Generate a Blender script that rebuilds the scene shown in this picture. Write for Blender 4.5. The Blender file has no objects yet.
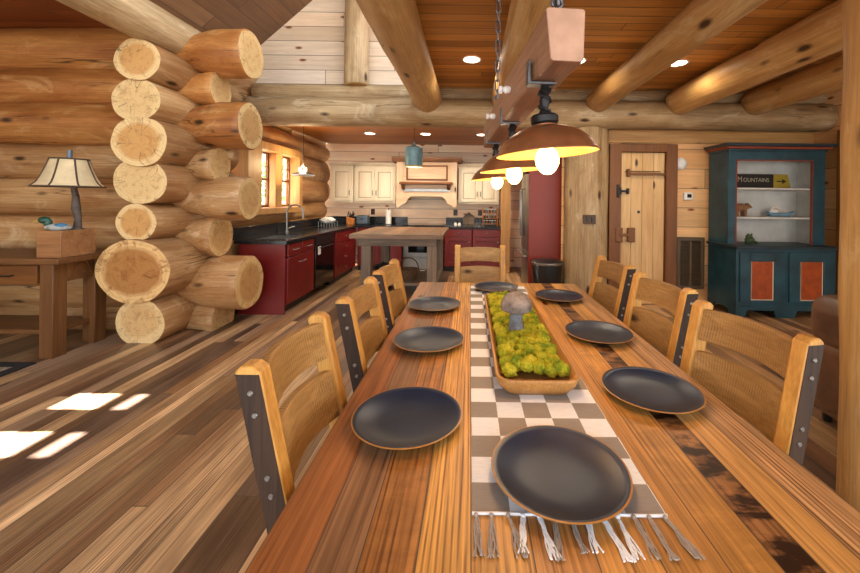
import bpy, math, random
from mathutils import Vector, Matrix, noise
random.seed(7)
S = bpy.context.scene
COL = S.collection
PI = math.pi
R = math.radians

# ------------------------------------------------------------------ colour
def C(h, a=1.0):
    h = h.lstrip('#')
    o = []
    for i in (0, 2, 4):
        c = int(h[i:i+2], 16) / 255
        o.append(c / 12.92 if c <= .04045 else ((c + .055) / 1.055) ** 2.4)
    return (*o, a)

# ------------------------------------------------------------------ node helpers
class NT:
    def __init__(s, name):
        s.m = bpy.data.materials.new(name); s.m.use_nodes = True
        s.t = s.m.node_tree; s.t.nodes.clear()
        s.out = s.t.nodes.new('ShaderNodeOutputMaterial')
        s.b = s.t.nodes.new('ShaderNodeBsdfPrincipled')
        s.t.links.new(s.b.outputs[0], s.out.inputs[0])
    def put(s, sock, v):
        if v is None: return
        if isinstance(v, bpy.types.NodeSocket): s.t.links.new(v, sock)
        else: sock.default_value = v
    def n(s, typ, *ins, **kw):
        nd = s.t.nodes.new('ShaderNode' + typ)
        for k, v in kw.items(): setattr(nd, k, v)
        for i, v in enumerate(ins): s.put(nd.inputs[i], v)
        return nd
    def math(s, op, a, b=None, c=None, clamp=False):
        nd = s.n('Math', operation=op, use_clamp=clamp)
        s.put(nd.inputs[0], a); s.put(nd.inputs[1], b); s.put(nd.inputs[2], c)
        return nd.outputs[0]
    def vmath(s, op, a, b=None):
        nd = s.n('VectorMath', operation=op)
        s.put(nd.inputs[0], a); s.put(nd.inputs[1], b)
        return nd.outputs[0]
    def mix(s, f, a, b, bt='MIX'):
        nd = s.n('Mix', data_type='RGBA', blend_type=bt)
        s.put(nd.inputs[0], f); s.put(nd.inputs[6], a); s.put(nd.inputs[7], b)
        return nd.outputs[2]
    def map(s, vec, sc, loc=(0, 0, 0)):
        nd = s.n('Mapping'); s.put(nd.inputs['Vector'], vec)
        nd.inputs['Scale'].default_value = sc; nd.inputs['Location'].default_value = loc
        return nd.outputs[0]
    def noise(s, vec, scale=1, detail=4, rough=.55, dist=0):
        nd = s.n('TexNoise'); s.put(nd.inputs['Vector'], vec)
        nd.inputs['Scale'].default_value = scale; nd.inputs['Detail'].default_value = detail
        nd.inputs['Roughness'].default_value = rough; nd.inputs['Distortion'].default_value = dist
        return nd.outputs[0]
    def ramp(s, f, stops, interp='LINEAR'):
        nd = s.n('ValToRGB'); s.put(nd.inputs[0], f)
        e = nd.color_ramp.elements; nd.color_ramp.interpolation = interp
        while len(e) < len(stops): e.new(.5)
        for i, (p, c) in enumerate(stops):
            e[i].position = p; e[i].color = c if len(c) == 4 else (*c, 1)
        return nd.outputs[0]
    def rng(s, v, a, b, c=0, d=1):
        nd = s.n('MapRange'); s.put(nd.inputs[0], v)
        for i, x in enumerate((a, b, c, d)): nd.inputs[i+1].default_value = x
        return nd.outputs[0]
    def bump(s, h, strength=.2, dist=.01):
        nd = s.n('Bump'); nd.inputs['Strength'].default_value = strength
        nd.inputs['Distance'].default_value = dist; s.put(nd.inputs['Height'], h)
        s.t.links.new(nd.outputs[0], s.b.inputs['Normal'])
    def set(s, **kw):
        nm = dict(col='Base Color', rough='Roughness', metal='Metallic', spec='Specular IOR Level', coat='Coat Weight',
                  coatr='Coat Roughness', trans='Transmission Weight', ior='IOR', em='Emission Color', es='Emission Strength', alpha='Alpha', sub='Subsurface Weight')
        for k, v in kw.items(): s.put(s.b.inputs[nm[k]], v)
        return s

def plain(name, col, rough=.5, metal=0, var=.06, scale=6, bump=0, bscale=60, **kw):
    m = NT(name); tc = m.n('TexCoord').outputs['Object']
    nz = m.noise(tc, scale, 4)
    c = C(col); d = tuple(x * (1 - var * 2.2) for x in c[:3]) + (1,); l = tuple(min(1, x * (1 + var * 2.2)) for x in c[:3]) + (1,)
    m.set(col=m.ramp(nz, [(.3, d), (.7, l)]), rough=rough, metal=metal, **kw)
    if bump: m.bump(m.noise(tc, bscale, 3), bump, .004)
    return m.m

def emit(name, col, st):
    m = NT(name); c = C(col)
    m.set(col=c, em=c, es=st, rough=.4)
    return m.m

def wood(name, dark, light, along='X', scale=1.0, rough=.45, knot=.0, fine=.35, blotch=.25, planks=False, gap=.0025,
         bump=.15, spec=.4, coat=0, coatr=.2, rand=.25, blotchcol=None, knotcol='#3c2410', burn=None, gapcol=.25,
         figure=0, figcol='#5a4636', saw=0, cracks=0, patchcol='#a06c34', palecol='#ecd8b0'):
    """procedural timber; planks=True reads the plank layout stored on the mesh"""
    m = NT(name)
    if planks:
        uv = m.n('UVMap'); uv.uv_map = 'plank'
        rnd = m.n('Attribute', attribute_name='rnd').outputs['Fac']
        off = m.n('CombineXYZ', m.math('MULTIPLY', rnd, 31.7), m.math('MULTIPLY', rnd, 17.3), m.math('MULTIPLY', rnd, 53.1)).outputs[0]
        vec = m.vmath('ADD', uv.outputs[0], off)
        ax = (1, 0, 0)
    else:
        tc = m.n('TexCoord').outputs['Object']
        rnd = m.n('ObjectInfo').outputs['Random']
        off = m.n('CombineXYZ', m.math('MULTIPLY', rnd, 31.7), m.math('MULTIPLY', rnd, 17.3), m.math('MULTIPLY', rnd, 53.1)).outputs[0]
        vec = m.vmath('ADD', tc, off)
        ax = dict(X=(1, 0, 0), Y=(0, 1, 0), Z=(0, 0, 1))[along]
    def sc(al, cr): return tuple((al if a else cr) * scale for a in ax)
    g = m.noise(m.map(vec, sc(.8, 13)), 1, 7, .66, .6)
    col = m.ramp(g, [(.28, C(dark)), (.72, C(light))])
    f = m.noise(m.map(vec, sc(3, 110)), 1, 3, .6)
    col = m.mix(fine, col, m.ramp(f, [(.3, (.35, .3, .27, 1)), (.6, (1, 1, 1, 1))]), 'MULTIPLY')
    bl = m.noise(m.map(vec, sc(.8, 2.2)), 1, 4, .6, .5)
    bc = C(blotchcol) if blotchcol else (.55, .45, .38, 1)
    col = m.mix(blotch, col, m.ramp(bl, [(.38, bc), (.58, (1, 1, 1, 1))]), 'MULTIPLY')
    if figure:
        sx_ = m.n('SeparateXYZ', m.map(vec, tuple(1 if a else 1 for a in ax)))
        al_, cr_ = (sx_.outputs[0], sx_.outputs[1]) if ax[0] else ((sx_.outputs[1], sx_.outputs[0]) if ax[1] else (sx_.outputs[2], sx_.outputs[0]))
        wn = m.noise(m.map(vec, sc(.35, 4)), 1, 3, .5)
        wv = m.math('SINE', m.math('ADD', m.math('MULTIPLY', cr_, 430), m.math('MULTIPLY', wn, 40)))
        br = m.noise(m.map(vec, sc(2.5, 40)), 1, 3, .6)
        wv = m.math('MULTIPLY', m.rng(wv, .1, .95), m.rng(br, .38, .6), clamp=True)
        gt = m.rng(m.math('FRACT', m.math('MULTIPLY', rnd, 7.31)), .1, .8, .15, 1)
        col = m.mix(m.math('MULTIPLY', m.math('MULTIPLY', wv, gt), figure), col, C(figcol))
        st_ = m.noise(m.map(vec, sc(1.1, 48)), 1, 5, .7, .3)
        col = m.mix(m.rng(st_, .54, .66, 0, .75 * figure), col, C(figcol))
    if saw:
        sw_ = m.n('SeparateXYZ', vec).outputs[0]
        sl = m.math('SINE', m.math('ADD', m.math('MULTIPLY', sw_, 620), m.math('MULTIPLY', m.noise(vec, 9, 3), 16)))
        col = m.mix(m.math('MULTIPLY', m.rng(sl, .2, 1), m.rng(m.noise(vec, 16, 3), .35, .65, .1, .55)), col, C('#5a3a1c'))
    if cracks:
        cn_ = m.noise(m.map(vec, sc(.45, 7)), 1, 3, .5, .3)
        ck_ = m.math('MULTIPLY', m.rng(m.math('ABSOLUTE', m.math('SUBTRACT', cn_, .5)), .010, .002), m.rng(m.noise(m.map(vec, sc(1.1, 3)), 1, 2), .5, .62), clamp=True)
        col = m.mix(m.math('MULTIPLY', ck_, cracks), col, C('#4a2f18'))
        pt_ = m.noise(m.map(vec, sc(1.6, 4.2)), 1, 6, .72, 1.2)
        col = m.mix(m.rng(pt_, .52, .66, 0, .55), col, C(patchcol))
        col = m.mix(m.rng(pt_, .44, .32, 0, .45), col, C(palecol))
    if knot:
        v = m.n('TexVoronoi', voronoi_dimensions='2D' if planks else '3D'); m.put(v.inputs['Vector'], m.map(vec, sc(1.3, 3.4)))
        v.inputs['Scale'].default_value = 1.3 if planks else 1.9
        gate = m.math('GREATER_THAN', m.n('SeparateColor', v.outputs['Color']).outputs[0], 1 - knot)
        d = m.math('ADD', v.outputs['Distance'], m.math('MULTIPLY', f, .04))
        k = m.math('MULTIPLY', m.rng(d, *((.13, .07) if planks else (.2, .1))), gate, clamp=True)
        col = m.mix(k, col, C(knotcol))
    if burn:   # char marks along one edge of chosen planks: attribute holds the amount
        ba = m.n('Attribute', attribute_name='burn').outputs['Fac']
        bn = m.noise(m.map(vec, (19, 7, 1)), 1, 4, .65, .25)
        col = m.mix(m.math('MULTIPLY', m.rng(bn, .40, .56), ba, clamp=True), col, C(burn))
    h = m.math('ADD', g, m.math('MULTIPLY', f, .6))
    if planks:
        ti = m.n('Attribute', attribute_name='tint').outputs['Color']
        col = m.mix(1, col, ti, 'MULTIPLY')
        su = m.n('SeparateXYZ', uv.outputs[0])
        pw = m.n('Attribute', attribute_name='pw').outputs['Fac']; pl = m.n('Attribute', attribute_name='pl').outputs['Fac']
        e = m.math('MINIMUM', m.math('MINIMUM', su.outputs[1], m.math('SUBTRACT', pw, su.outputs[1])),
                   m.math('MINIMUM', su.outputs[0], m.math('SUBTRACT', pl, su.outputs[0])))
        ed = m.rng(e, gap * .4, gap)
        col = m.mix(m.math('SUBTRACT', 1, ed, clamp=True), col, (gapcol * .3, gapcol * .2, gapcol * .14, 1), 'MIX')
        h = m.math('ADD', h, m.math('MULTIPLY', ed, 2.0))
    elif rand:
        col = m.mix(1, col, m.ramp(rnd, [(0, (1 - rand, 1 - rand * 1.1, 1 - rand * 1.2, 1)), (1, (1, 1, 1, 1))]), 'MULTIPLY')
    ro = m.math('ADD', m.math('MULTIPLY', g, .2), rough - .1, clamp=True)
    m.set(col=col, rough=ro, spec=spec, coat=coat, coatr=coatr)
    if bump: m.bump(h, bump, .004)
    return m.m

def end_grain(name, outer, inner, ring=.16, crack=.6, mottle=.4):
    m = NT(name); tcn = m.n('TexCoord')
    g = m.vmath('MULTIPLY', m.vmath('SUBTRACT', tcn.outputs['Generated'], (.5, .5, .5)), (0, 2, 2))
    rnd = m.n('ObjectInfo').outputs['Random']
    off = m.n('CombineXYZ', m.math('MULTIPLY', rnd, 40), m.math('MULTIPLY', rnd, 23), 0).outputs[0]
    gz = m.vmath('ADD', g, off)
    ln = m.n('VectorMath', g, operation='LENGTH').outputs['Value']
    nz = m.noise(gz, 2.2, 4, .6)
    r = m.math('ADD', ln, m.math('MULTIPLY', m.math('SUBTRACT', nz, .5), .28))
    heart = m.math('MULTIPLY', m.rng(r, .82, .68), m.rng(rnd, .15, .85, .25, 1), clamp=True)
    col = m.mix(heart, C(outer), C(inner))
    rings = m.math('SINE', m.math('MULTIPLY', r, 58))
    col = m.mix(m.math('MULTIPLY', m.rng(rings, -.2, 1), ring), col, (.42, .22, .08, 1), 'MIX')
    bl = m.noise(gz, 3.1, 5, .7, .8)
    col = m.mix(m.rng(bl, .5, .66, 0, mottle), col, C('#8a5424'))
    sp = m.n('SeparateXYZ', g)
    ang = m.math('ARCTAN2', sp.outputs[1], sp.outputs[2])
    av = m.n('CombineXYZ', m.math('MULTIPLY', ang, 1.0), m.math('MULTIPLY', ln, .35), m.math('MULTIPLY', rnd, 60)).outputs[0]
    cn = m.noise(av, 2.3, 1, .4)
    ck = m.math('MULTIPLY', m.rng(m.math('ABSOLUTE', m.math('SUBTRACT', cn, .62)), .012, .004), m.rng(ln, .12, .3), clamp=True)
    col = m.mix(m.math('MULTIPLY', ck, crack), col, C('#3a2413'))
    m.set(col=col, rough=.65, spec=.25); m.bump(m.noise(gz, 14, 4), .12, .01)
    return m.m

# ------------------------------------------------------------------ mesh helper
ORG = {}
class MB:
    def __init__(s): s.v = []; s.f = []; s.m = []
    def add(s, vs, fs, mi=0):
        b = len(s.v); s.v += [tuple(p) for p in vs]
        s.f += [tuple(b + i for i in f) for f in fs]; s.m += [mi] * len(fs); return s
    def box(s, x0, x1, y0, y1, z0, z1, mi=0, M=None):
        vs = [Vector((x, y, z)) for z in (z0, z1) for y in (y0, y1) for x in (x0, x1)]
        if M: vs = [M @ p for p in vs]
        return s.add(vs, [(0, 2, 3, 1), (4, 5, 7, 6), (0, 1, 5, 4), (1, 3, 7, 5), (3, 2, 6, 7), (2, 0, 4, 6)], mi)
    def cyl(s, p0, p1, r0, r1=None, n=16, mi=0, caps=True):
        p0 = Vector(p0); p1 = Vector(p1); r1 = r0 if r1 is None else r1
        q = (p1 - p0).to_track_quat('Z', 'Y')
        vs = []
        for p, r in ((p0, r0), (p1, r1)):
            for i in range(n):
                a = 2 * PI * i / n; vs.append(p + q @ Vector((r * math.cos(a), r * math.sin(a), 0)))
        fs = [(i, (i + 1) % n, n + (i + 1) % n, n + i) for i in range(n)]
        if caps: fs += [tuple(range(n))[::-1], tuple(range(n, 2 * n))]
        return s.add(vs, fs, mi)
    def tube(s, pts, r, n=8, mi=0, closed=False):
        pts = [Vector(p) for p in pts]; k = len(pts); vs = []
        up = None
        for j, p in enumerate(pts):
            if closed: d = pts[(j + 1) % k] - pts[j - 1]
            else: d = pts[min(j + 1, k - 1)] - pts[max(j - 1, 0)]
            d.normalize()
            if up is None:
                up = Vector((0, 0, 1)) if abs(d.z) < .9 else Vector((1, 0, 0))
            a = d.cross(up).normalized(); up = a.cross(d).normalized()
            rr = r[j] if isinstance(r, (list, tuple)) else r
            for i in range(n):
                t = 2 * PI * i / n; vs.append(p + rr * (math.cos(t) * a + math.sin(t) * up))
        fs = []
        for j in range(k if closed else k - 1):
            b0 = j * n; b1 = ((j + 1) % k) * n
            fs += [(b0 + i, b0 + (i + 1) % n, b1 + (i + 1) % n, b1 + i) for i in range(n)]
        if not closed: fs += [tuple(range(n))[::-1], tuple(range((k - 1) * n, k * n))]
        return s.add(vs, fs, mi)
    def lathe(s, prof, c=(0, 0, 0), n=40, mi=0, sx=1, sy=1, M=None):
        c = Vector(c); vs = []; k = len(prof)
        for r, z in prof:
            for i in range(n):
                a = 2 * PI * i / n; p = Vector((r * sx * math.cos(a), r * sy * math.sin(a), z))
                vs.append((M @ p if M else p) + c)
        fs = []
        for j in range(k - 1):
            fs += [(j * n + i, j * n + (i + 1) % n, (j + 1) * n + (i + 1) % n, (j + 1) * n + i) for i in range(n)]
        if prof[0][0] > 1e-4: pass
        return s.add(vs, fs, mi)
    def prism(s, poly, a, b, axis='Y', mi=0):
        """poly of 2-D points extruded along axis from a to b"""
        def P(u, v, w): return dict(X=(w, u, v), Y=(u, w, v), Z=(u, v, w))[axis]
        n = len(poly)
        vs = [P(u, v, a) for u, v in poly] + [P(u, v, b) for u, v in poly]
        fs = [(i, (i + 1) % n, n + (i + 1) % n, n + i) for i in range(n)] + [tuple(range(n))[::-1], tuple(range(n, 2 * n))]
        return s.add(vs, fs, mi)
    def ell(s, c, r, n=20, k=12, mi=0, M=None, nz=0, ns=8):
        c = Vector(c); vs = []; fs = []
        rr = (r, r, r) if isinstance(r, (int, float)) else r
        for j in range(k + 1):
            th = PI * j / k
            for i in range(n):
                a = 2 * PI * i / n
                p = Vector((math.sin(th) * math.cos(a), math.sin(th) * math.sin(a), math.cos(th)))
                d = 1 + (nz * noise.noise(p * ns + c * 37) if nz else 0)
                p = Vector((p.x * rr[0], p.y * rr[1], p.z * rr[2])) * d
                vs.append((M @ p if M else p) + c)
        for j in range(k):
            fs += [(j * n + i, (j + 1) * n + i, (j + 1) * n + (i + 1) % n, j * n + (i + 1) % n) for i in range(n)]
        return s.add(vs, fs, mi)
    def build(s, name, mats, parent=None, loc=None, rot=None, bevel=0, ang=35, smooth=True, seg=2, solid=0, subd=0, world=True):
        me = bpy.data.meshes.new(name)
        o = Vector(loc) if loc is not None else (ORG.get(parent.name, Vector()) if (parent and world) else Vector())
        if rot is not None and parent is None: o = Vector()
        me.from_pydata([tuple(Vector(p) - o) for p in s.v] if world else s.v, [], s.f)
        me.validate(); 
        import bmesh
        bm = bmesh.new(); bm.from_mesh(me)
        bmesh.ops.remove_doubles(bm, verts=bm.verts, dist=1e-6)
        bmesh.ops.recalc_face_normals(bm, faces=bm.faces); bm.to_mesh(me); bm.free()
        for mt in (mats if isinstance(mats, (list, tuple)) else [mats]): me.materials.append(mt)
        if len(me.polygons) == len(s.m):
            me.polygons.foreach_set('material_index', s.m)
        if smooth:
            me.polygons.foreach_set('use_smooth', [True] * len(me.polygons)); me.set_sharp_from_angle(angle=R(ang))
        ob = bpy.data.objects.new(name, me); COL.objects.link(ob)
        if parent: ob.parent = parent; ORG[ob.name] = ORG.get(parent.name, Vector())
        elif loc is not None: ob.location = loc; ORG[ob.name] = Vector(loc)
        if rot is not None: ob.rotation_euler = rot
        if bevel:
            b = ob.modifiers.new('bevel', 'BEVEL'); b.width = bevel; b.segments = seg; b.limit_method = 'ANGLE'; b.angle_limit = R(40); b.harden_normals = False
        if subd:
            b = ob.modifiers.new('sub', 'SUBSURF'); b.levels = subd; b.render_levels = subd
        if solid:
            b = ob.modifiers.new('solid', 'SOLIDIFY'); b.thickness = solid
        return ob

def tag(o, label=None, cat=None, group=None, kind=None):
    if label: o['label'] = label
    if cat: o['category'] = cat
    if group: o['group'] = group
    if kind: o['kind'] = kind
    return o
def empty(name, loc, label=None, cat=None, group=None, kind=None, rz=0):
    o = bpy.data.objects.new(name, None); COL.objects.link(o); o.location = loc; o.rotation_euler.z = rz
    o.empty_display_size = .05; ORG[o.name] = Vector(loc)
    return tag(o, label, cat, group, kind)
def copy_tree(o, parent=None):
    c = o.copy(); COL.objects.link(c)
    if parent: c.parent = parent
    for ch in list(o.children): copy_tree(ch, c)
    return c
def boxm(x0, x1, y0, y1, z0, z1): return MB().box(x0, x1, y0, y1, z0, z1)

# ------------------------------------------------------------------ plank sheets
def planks(name, rect, plane, at, widths, lens, mat, tints, along='u', flip=False, burn=None, stagger=True, body=None):
    """rect=(u0,u1,v0,v1) in the plane ('XY','XZ','YZ'); planks run along u or v. One connected sheet per surface."""
    u0, u1, v0, v1 = rect
    if along == 'v': u0, u1, v0, v1 = v0, v1, u0, u1
    V = []; F = []; UV = []; RN = []; TI = []; PW = []; PL = []; BU = []
    v = v0; k = 0
    while v < v1 - 1e-4:
        w = widths[k % len(widths)] if isinstance(widths, list) else random.uniform(*widths)
        w = min(w, v1 - v)
        if v1 - v - w < .02: w = v1 - v
        u = u0 - (random.uniform(0, lens[1]) if stagger else 0)
        while u < u1 - 1e-4:
            L = random.uniform(*lens); a = max(u, u0); b = min(u + L, u1); u += L
            if b - a < 1e-4: continue
            q = [(a, v), (b, v), (b, v + w), (a, v + w)]
            bi = len(V)
            for (p, r) in q:
                if along == 'v': p, r = r, p
                V.append({'XY': (p, r, at), 'XZ': (p, at, r), 'YZ': (at, p, r)}[plane])
            F.append(tuple(bi + i for i in ((0, 3, 2, 1) if flip else (0, 1, 2, 3))))
            t = [(0, 0), (b - a, 0), (b - a, w), (0, w)]
            UV.append([t[i] for i in ((0, 3, 2, 1) if flip else (0, 1, 2, 3))])
            RN.append(random.random()); PW.append(w); PL.append(b - a)
            tt = tints[k % len(tints)] if (isinstance(widths, list)) else random.choice(tints)
            j = random.uniform(.86, 1.1) if not isinstance(widths, list) else 1
            TI.append((tt[0] * j, tt[1] * j, tt[2] * j, 1)); BU.append((burn or {}).get(k, 0.0))
        v += w; k += 1
    if body:   # closed slab below the top sheet
        x0, x1, y0, y1, z0, z1 = body
        cs = [(x0, y0, z0), (x1, y0, z0), (x1, y1, z0), (x0, y1, z0), (x0, y0, z1), (x1, y0, z1), (x1, y1, z1), (x0, y1, z1)]
        bi = len(V); V += cs
        for f, wd, hg in (((0, 3, 2, 1), y1 - y0, x1 - x0), ((0, 1, 5, 4), x1 - x0, z1 - z0), ((1, 2, 6, 5), y1 - y0, z1 - z0), ((2, 3, 7, 6), x1 - x0, z1 - z0), ((3, 0, 4, 7), y1 - y0, z1 - z0)):
            F.append(tuple(bi + i for i in f)); UV.append([(.01, .01), (wd, .01), (wd, hg), (.01, hg)]); RN.append(random.random())
            PW.append(hg + .5); PL.append(wd + .5); TI.append((*tints[0][:3], 1)); BU.append(0)
    me = bpy.data.meshes.new(name); me.from_pydata(V, [], F)
    uvl = me.uv_layers.new(name='plank')
    flat = [c for f in UV for p in f for c in p]; uvl.data.foreach_set('uv', flat)
    for nm, dat in (('rnd', RN), ('pw', PW), ('pl', PL), ('burn', BU)):
        at_ = me.attributes.new(nm, 'FLOAT', 'FACE'); at_.data.foreach_set('value', dat)
    at_ = me.attributes.new('tint', 'FLOAT_COLOR', 'FACE'); at_.data.foreach_set('color', [c for t in TI for c in t])
    me.materials.append(mat)
    ob = bpy.data.objects.new(name, me); COL.objects.link(ob)
    return ob

def T(h): return C(h)[:3]
def rel(h, base='#c0c0c0'):
    a = C(h); b = C(base); return tuple(x / y for x, y in zip(a[:3], b[:3]))

# ------------------------------------------------------------------ materials
M = {}
M['log'] = wood('peeled_log', '#ac7843', '#deb682', rough=.5, knot=.6, fine=.45, blotch=.5, blotchcol='#b48853', bump=.45, scale=.8, cracks=.9, patchcol='#9c602f', palecol='#ecd0a6')
M['log_grey'] = wood('weathered_log', '#a2835a', '#d8bd92', rough=.55, knot=.6, fine=.45, blotch=.55, blotchcol='#9c8868', bump=.45, scale=.8, cracks=.9, patchcol='#8a6238', palecol='#ead8ba')
M['log_gold'] = wood('golden_log', '#ab6a34', '#d89c58', rough=.45, knot=.6, fine=.45, blotch=.5, blotchcol='#aa7038', bump=.45, scale=.8, cracks=.9, patchcol='#8e4e20', palecol='#e8bc80')
M['log_joist'] = wood('joist_log', '#c0904e', '#ecc688', rough=.5, knot=.6, fine=.4, blotch=.4, blotchcol='#c49a5c', bump=.4, scale=.8, cracks=.8, patchcol='#b07c3c', palecol='#f2dcae')
M['end_dark'] = end_grain('mottled_log_end', '#dcb47a', '#a8743e', ring=.3, mottle=.85)
M['end'] = end_grain('log_end_grain', '#e0c08a', '#c8965a')
M['end_side'] = end_grain('log_end_grain_brown', '#d2ae76', '#b88c56', ring=.2)
M['floor'] = wood('reclaimed_floor_boards', '#8d8782', '#cbc6c0', planks=True, rough=.36, fine=.5, blotch=.5, blotchcol='#8a7c70', gap=.003, bump=.12, spec=.5, knot=.06, figure=.95, figcol='#574a42')
M['table'] = wood('reclaimed_table_boards', '#a19a92', '#d8d2cb', planks=True, rough=.4, fine=.6, blotch=.35, blotchcol='#94867a', gap=.0018, bump=.14, spec=.35, coat=.0, coatr=.15, burn='#2a1a12', knot=.07, figure=.95, figcol='#58463a')
M['ceil'] = wood('stained_ceiling_boards', '#a8a29c', '#ccc8c2', planks=True, rough=.4, fine=.3, blotch=.25, gap=.006, bump=.15)
M['pine'] = wood('knotty_pine_boards', '#c6c0ba', '#e0dcd6', planks=True, rough=.5, fine=.2, blotch=.2, blotchcol='#d0b89c', gap=.005, bump=.12, knot=.32, knotcol='#7a4a24')
for ax in 'XYZ':
    M['oak' + ax] = wood('chair_oak_' + ax, '#c48a42', '#eab660', along=ax, rough=.42, fine=.4, blotch=.35, blotchcol='#9c7044', bump=.12, rand=.12)
    M['dark' + ax] = wood('weathered_board_' + ax, '#22150d', '#4e3523', along=ax, rough=.65, fine=.7, blotch=.6, bump=.3, rand=.2)
    M['brown' + ax] = wood('brown_timber_' + ax, '#59371c', '#8a5c33', along=ax, rough=.45, fine=.5, blotch=.4, bump=.15, rand=.15)
    M['cedar' + ax] = wood('pine_trim_' + ax, '#bb8647', '#dcae72', along=ax, rough=.45, fine=.3, blotch=.3, bump=.12, rand=.1, knot=.15)
    M['grey' + ax] = wood('grey_barn_timber_' + ax, '#67594c', '#998672', along=ax, rough=.6, fine=.6, blotch=.5, bump=.25, rand=.15)
    M['walnut' + ax] = wood('dark_door_trim_' + ax, '#6a3e1a', '#8e5a26', along=ax, rough=.45, fine=.4, blotch=.3, bump=.12, rand=.1)
    M['doorpine' + ax] = wood('door_pine_' + ax, '#d0a468', '#ecca94', along=ax, rough=.45, fine=.3, blotch=.3, blotchcol='#cfa060', bump=.1, rand=.15, knot=.25)
    M['hood' + ax] = wood('hood_pine_' + ax, '#d2b090', '#e8d0b4', along=ax, rough=.5, fine=.25, blotch=.25, blotchcol='#d0a480', bump=.1, rand=.05, knot=.2)
    M['beam' + ax] = wood('fixture_timber_' + ax, '#8c6048', '#ba8e70', along=ax, rough=.5, fine=.45, blotch=.4, bump=.15, rand=.1, knot=.1)
M['slat'] = wood('rough_sawn_slat', '#a27a42', '#cfa76c', along='X', rough=.55, fine=.4, blotch=.4, blotchcol='#a5824e', bump=.2, rand=.15, knot=.3, saw=1)
M['iron'] = plain('dark_iron', '#2c2b2d', .45, .7, .15, 20, .2)
M['bolt'] = plain('bolt_metal', '#8d8a86', .45, .8, .1, 30)
M['chain'] = plain('galvanized_chain', '#6a6c72', .4, .85, .1, 30)
M['copper'] = plain('brushed_copper_shade', '#a87450', .34, .75, .12, 14, .05)
M['shade_in'] = plain('shade_lining', '#eab058', .4, .1, .05)
M['bulb'] = emit('bulb_glow', '#ffc878', 22)
M['porcelain'] = plain('white_porcelain', '#e9e6e4', .25, 0, .02)
def plate_mat():
    m = NT('charger_glaze'); tc = m.n('TexCoord').outputs['Object']
    ln = m.n('VectorMath', m.vmath('MULTIPLY', tc, (1, 1, 0)), operation='LENGTH').outputs['Value']
    nz = m.noise(tc, 9, 4)
    col = m.ramp(nz, [(.3, C('#0f1a30')), (.7, C('#182844'))])
    rim = m.rng(m.math('ADD', ln, m.math('MULTIPLY', nz, .003)), .1625, .1645)
    col = m.mix(rim, col, C('#a8763e'))
    m.set(col=col, rough=m.math('ADD', .26, m.math('MULTIPLY', nz, .12)), spec=.36)
    m.bump(m.noise(tc, 120, 2), .04, .002)
    return m.m
M['plate'] = plate_mat()
def runner_mat():
    m = NT('checked_cotton'); tc = m.n('TexCoord').outputs['Object']
    wob = m.noise(tc, 6, 2)
    p = m.vmath('ADD', tc, m.vmath('MULTIPLY', m.n('CombineXYZ', wob, wob, 0).outputs[0], (.004, .004, 0)))
    s = m.n('SeparateXYZ', p)
    a = m.math('FLOOR', m.math('DIVIDE', s.outputs[0], .0843)); b = m.math('FLOOR', m.math('DIVIDE', s.outputs[1], .0898))
    ck = m.math('ABSOLUTE', m.math('MODULO', m.math('ADD', a, b), 2))
    w1 = m.math('SINE', m.math('MULTIPLY', s.outputs[0], 1700)); w2 = m.math('SINE', m.math('MULTIPLY', s.outputs[1], 1500))
    h = m.math('MULTIPLY', w1, w2)
    col = m.mix(ck, C('#9a938d'), C('#f0f4fb'))
    n2 = m.noise(m.map(tc, (30, 260, 1)), 1, 3)
    col = m.mix(.35, col, m.ramp(n2, [(.3, (.72, .7, .68, 1)), (.6, (1, 1, 1, 1))]), 'MULTIPLY')
    m.set(col=col, rough=.9, spec=.1); m.bump(h, .25, .002)
    return m.m
M['runner'] = runner_mat()
M['thread_t'] = plain('taupe_thread', '#a2978e', .9, 0, .06, 60)
M['thread_w'] = plain('white_thread', '#eef1f6', .9, 0, .04, 60)
M['bowl'] = wood('carved_bowl_wood', '#8f6234', '#c8924f', along='Y', rough=.4, fine=.4, blotch=.5, bump=.15, rand=0)
def moss_mat():
    m = NT('reindeer_moss'); tc = m.n('TexCoord').outputs['Object']
    a = m.noise(tc, 14, 3); b = m.noise(tc, 160, 4, .7)
    col = m.ramp(a, [(.32, C('#647e26')), (.48, C('#a4a42a')), (.68, C('#d0c03c'))])
    col = m.mix(.55, col, m.ramp(b, [(.3, (.3, .38, .22, 1)), (.6, (1, 1, 1, 1))]), 'MULTIPLY')
    m.set(col=col, rough=.9, spec=.1); m.bump(b, .9, .006)
    return m.m
M['moss'] = moss_mat()
M['stone_cap'] = plain('mushroom_cap_resin', '#756a64', .8, 0, .3, 22, .7, 70)
M['stone_stem'] = plain('mushroom_stem_resin', '#6b6e76', .8, 0, .25, 25, .5, 60)
M['red'] = plain('oxblood_paint', '#6c1512', .38, 0, .07, 3)
M['redpanel'] = plain('red_panel_paint', '#7e2614', .4, 0, .06, 2)
M['counter'] = plain('black_stone', '#1b1d20', .16, 0, .25, 40)
M['cream'] = wood('cream_painted_wood', '#e2d6bc', '#eee6d2', along='Z', rough=.5, fine=.07, blotch=.1, bump=.06, rand=.03)
M['glaze'] = plain('tan_glaze', '#a08a66', .6, 0, .1)
M['steel'] = plain('brushed_steel', '#9a9894', .32, .9, .05, 8)
M['darksteel'] = plain('dark_steel', '#3a3b3e', .35, .7, .05, 8)
M['black'] = plain('black_plastic', '#141416', .35, 0, .05)
M['blackglass'] = plain('black_glass', '#0b0b0c', .08, 0, .02)
M['white'] = plain('white_plastic', '#e6e4df', .4, 0, .02)
M['paper'] = plain('white_paper', '#efece6', .9, 0, .02)
M['teal'] = plain('teal_milk_paint', '#1d4653', .42, 0, .2, 4, .1, 30)
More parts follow.
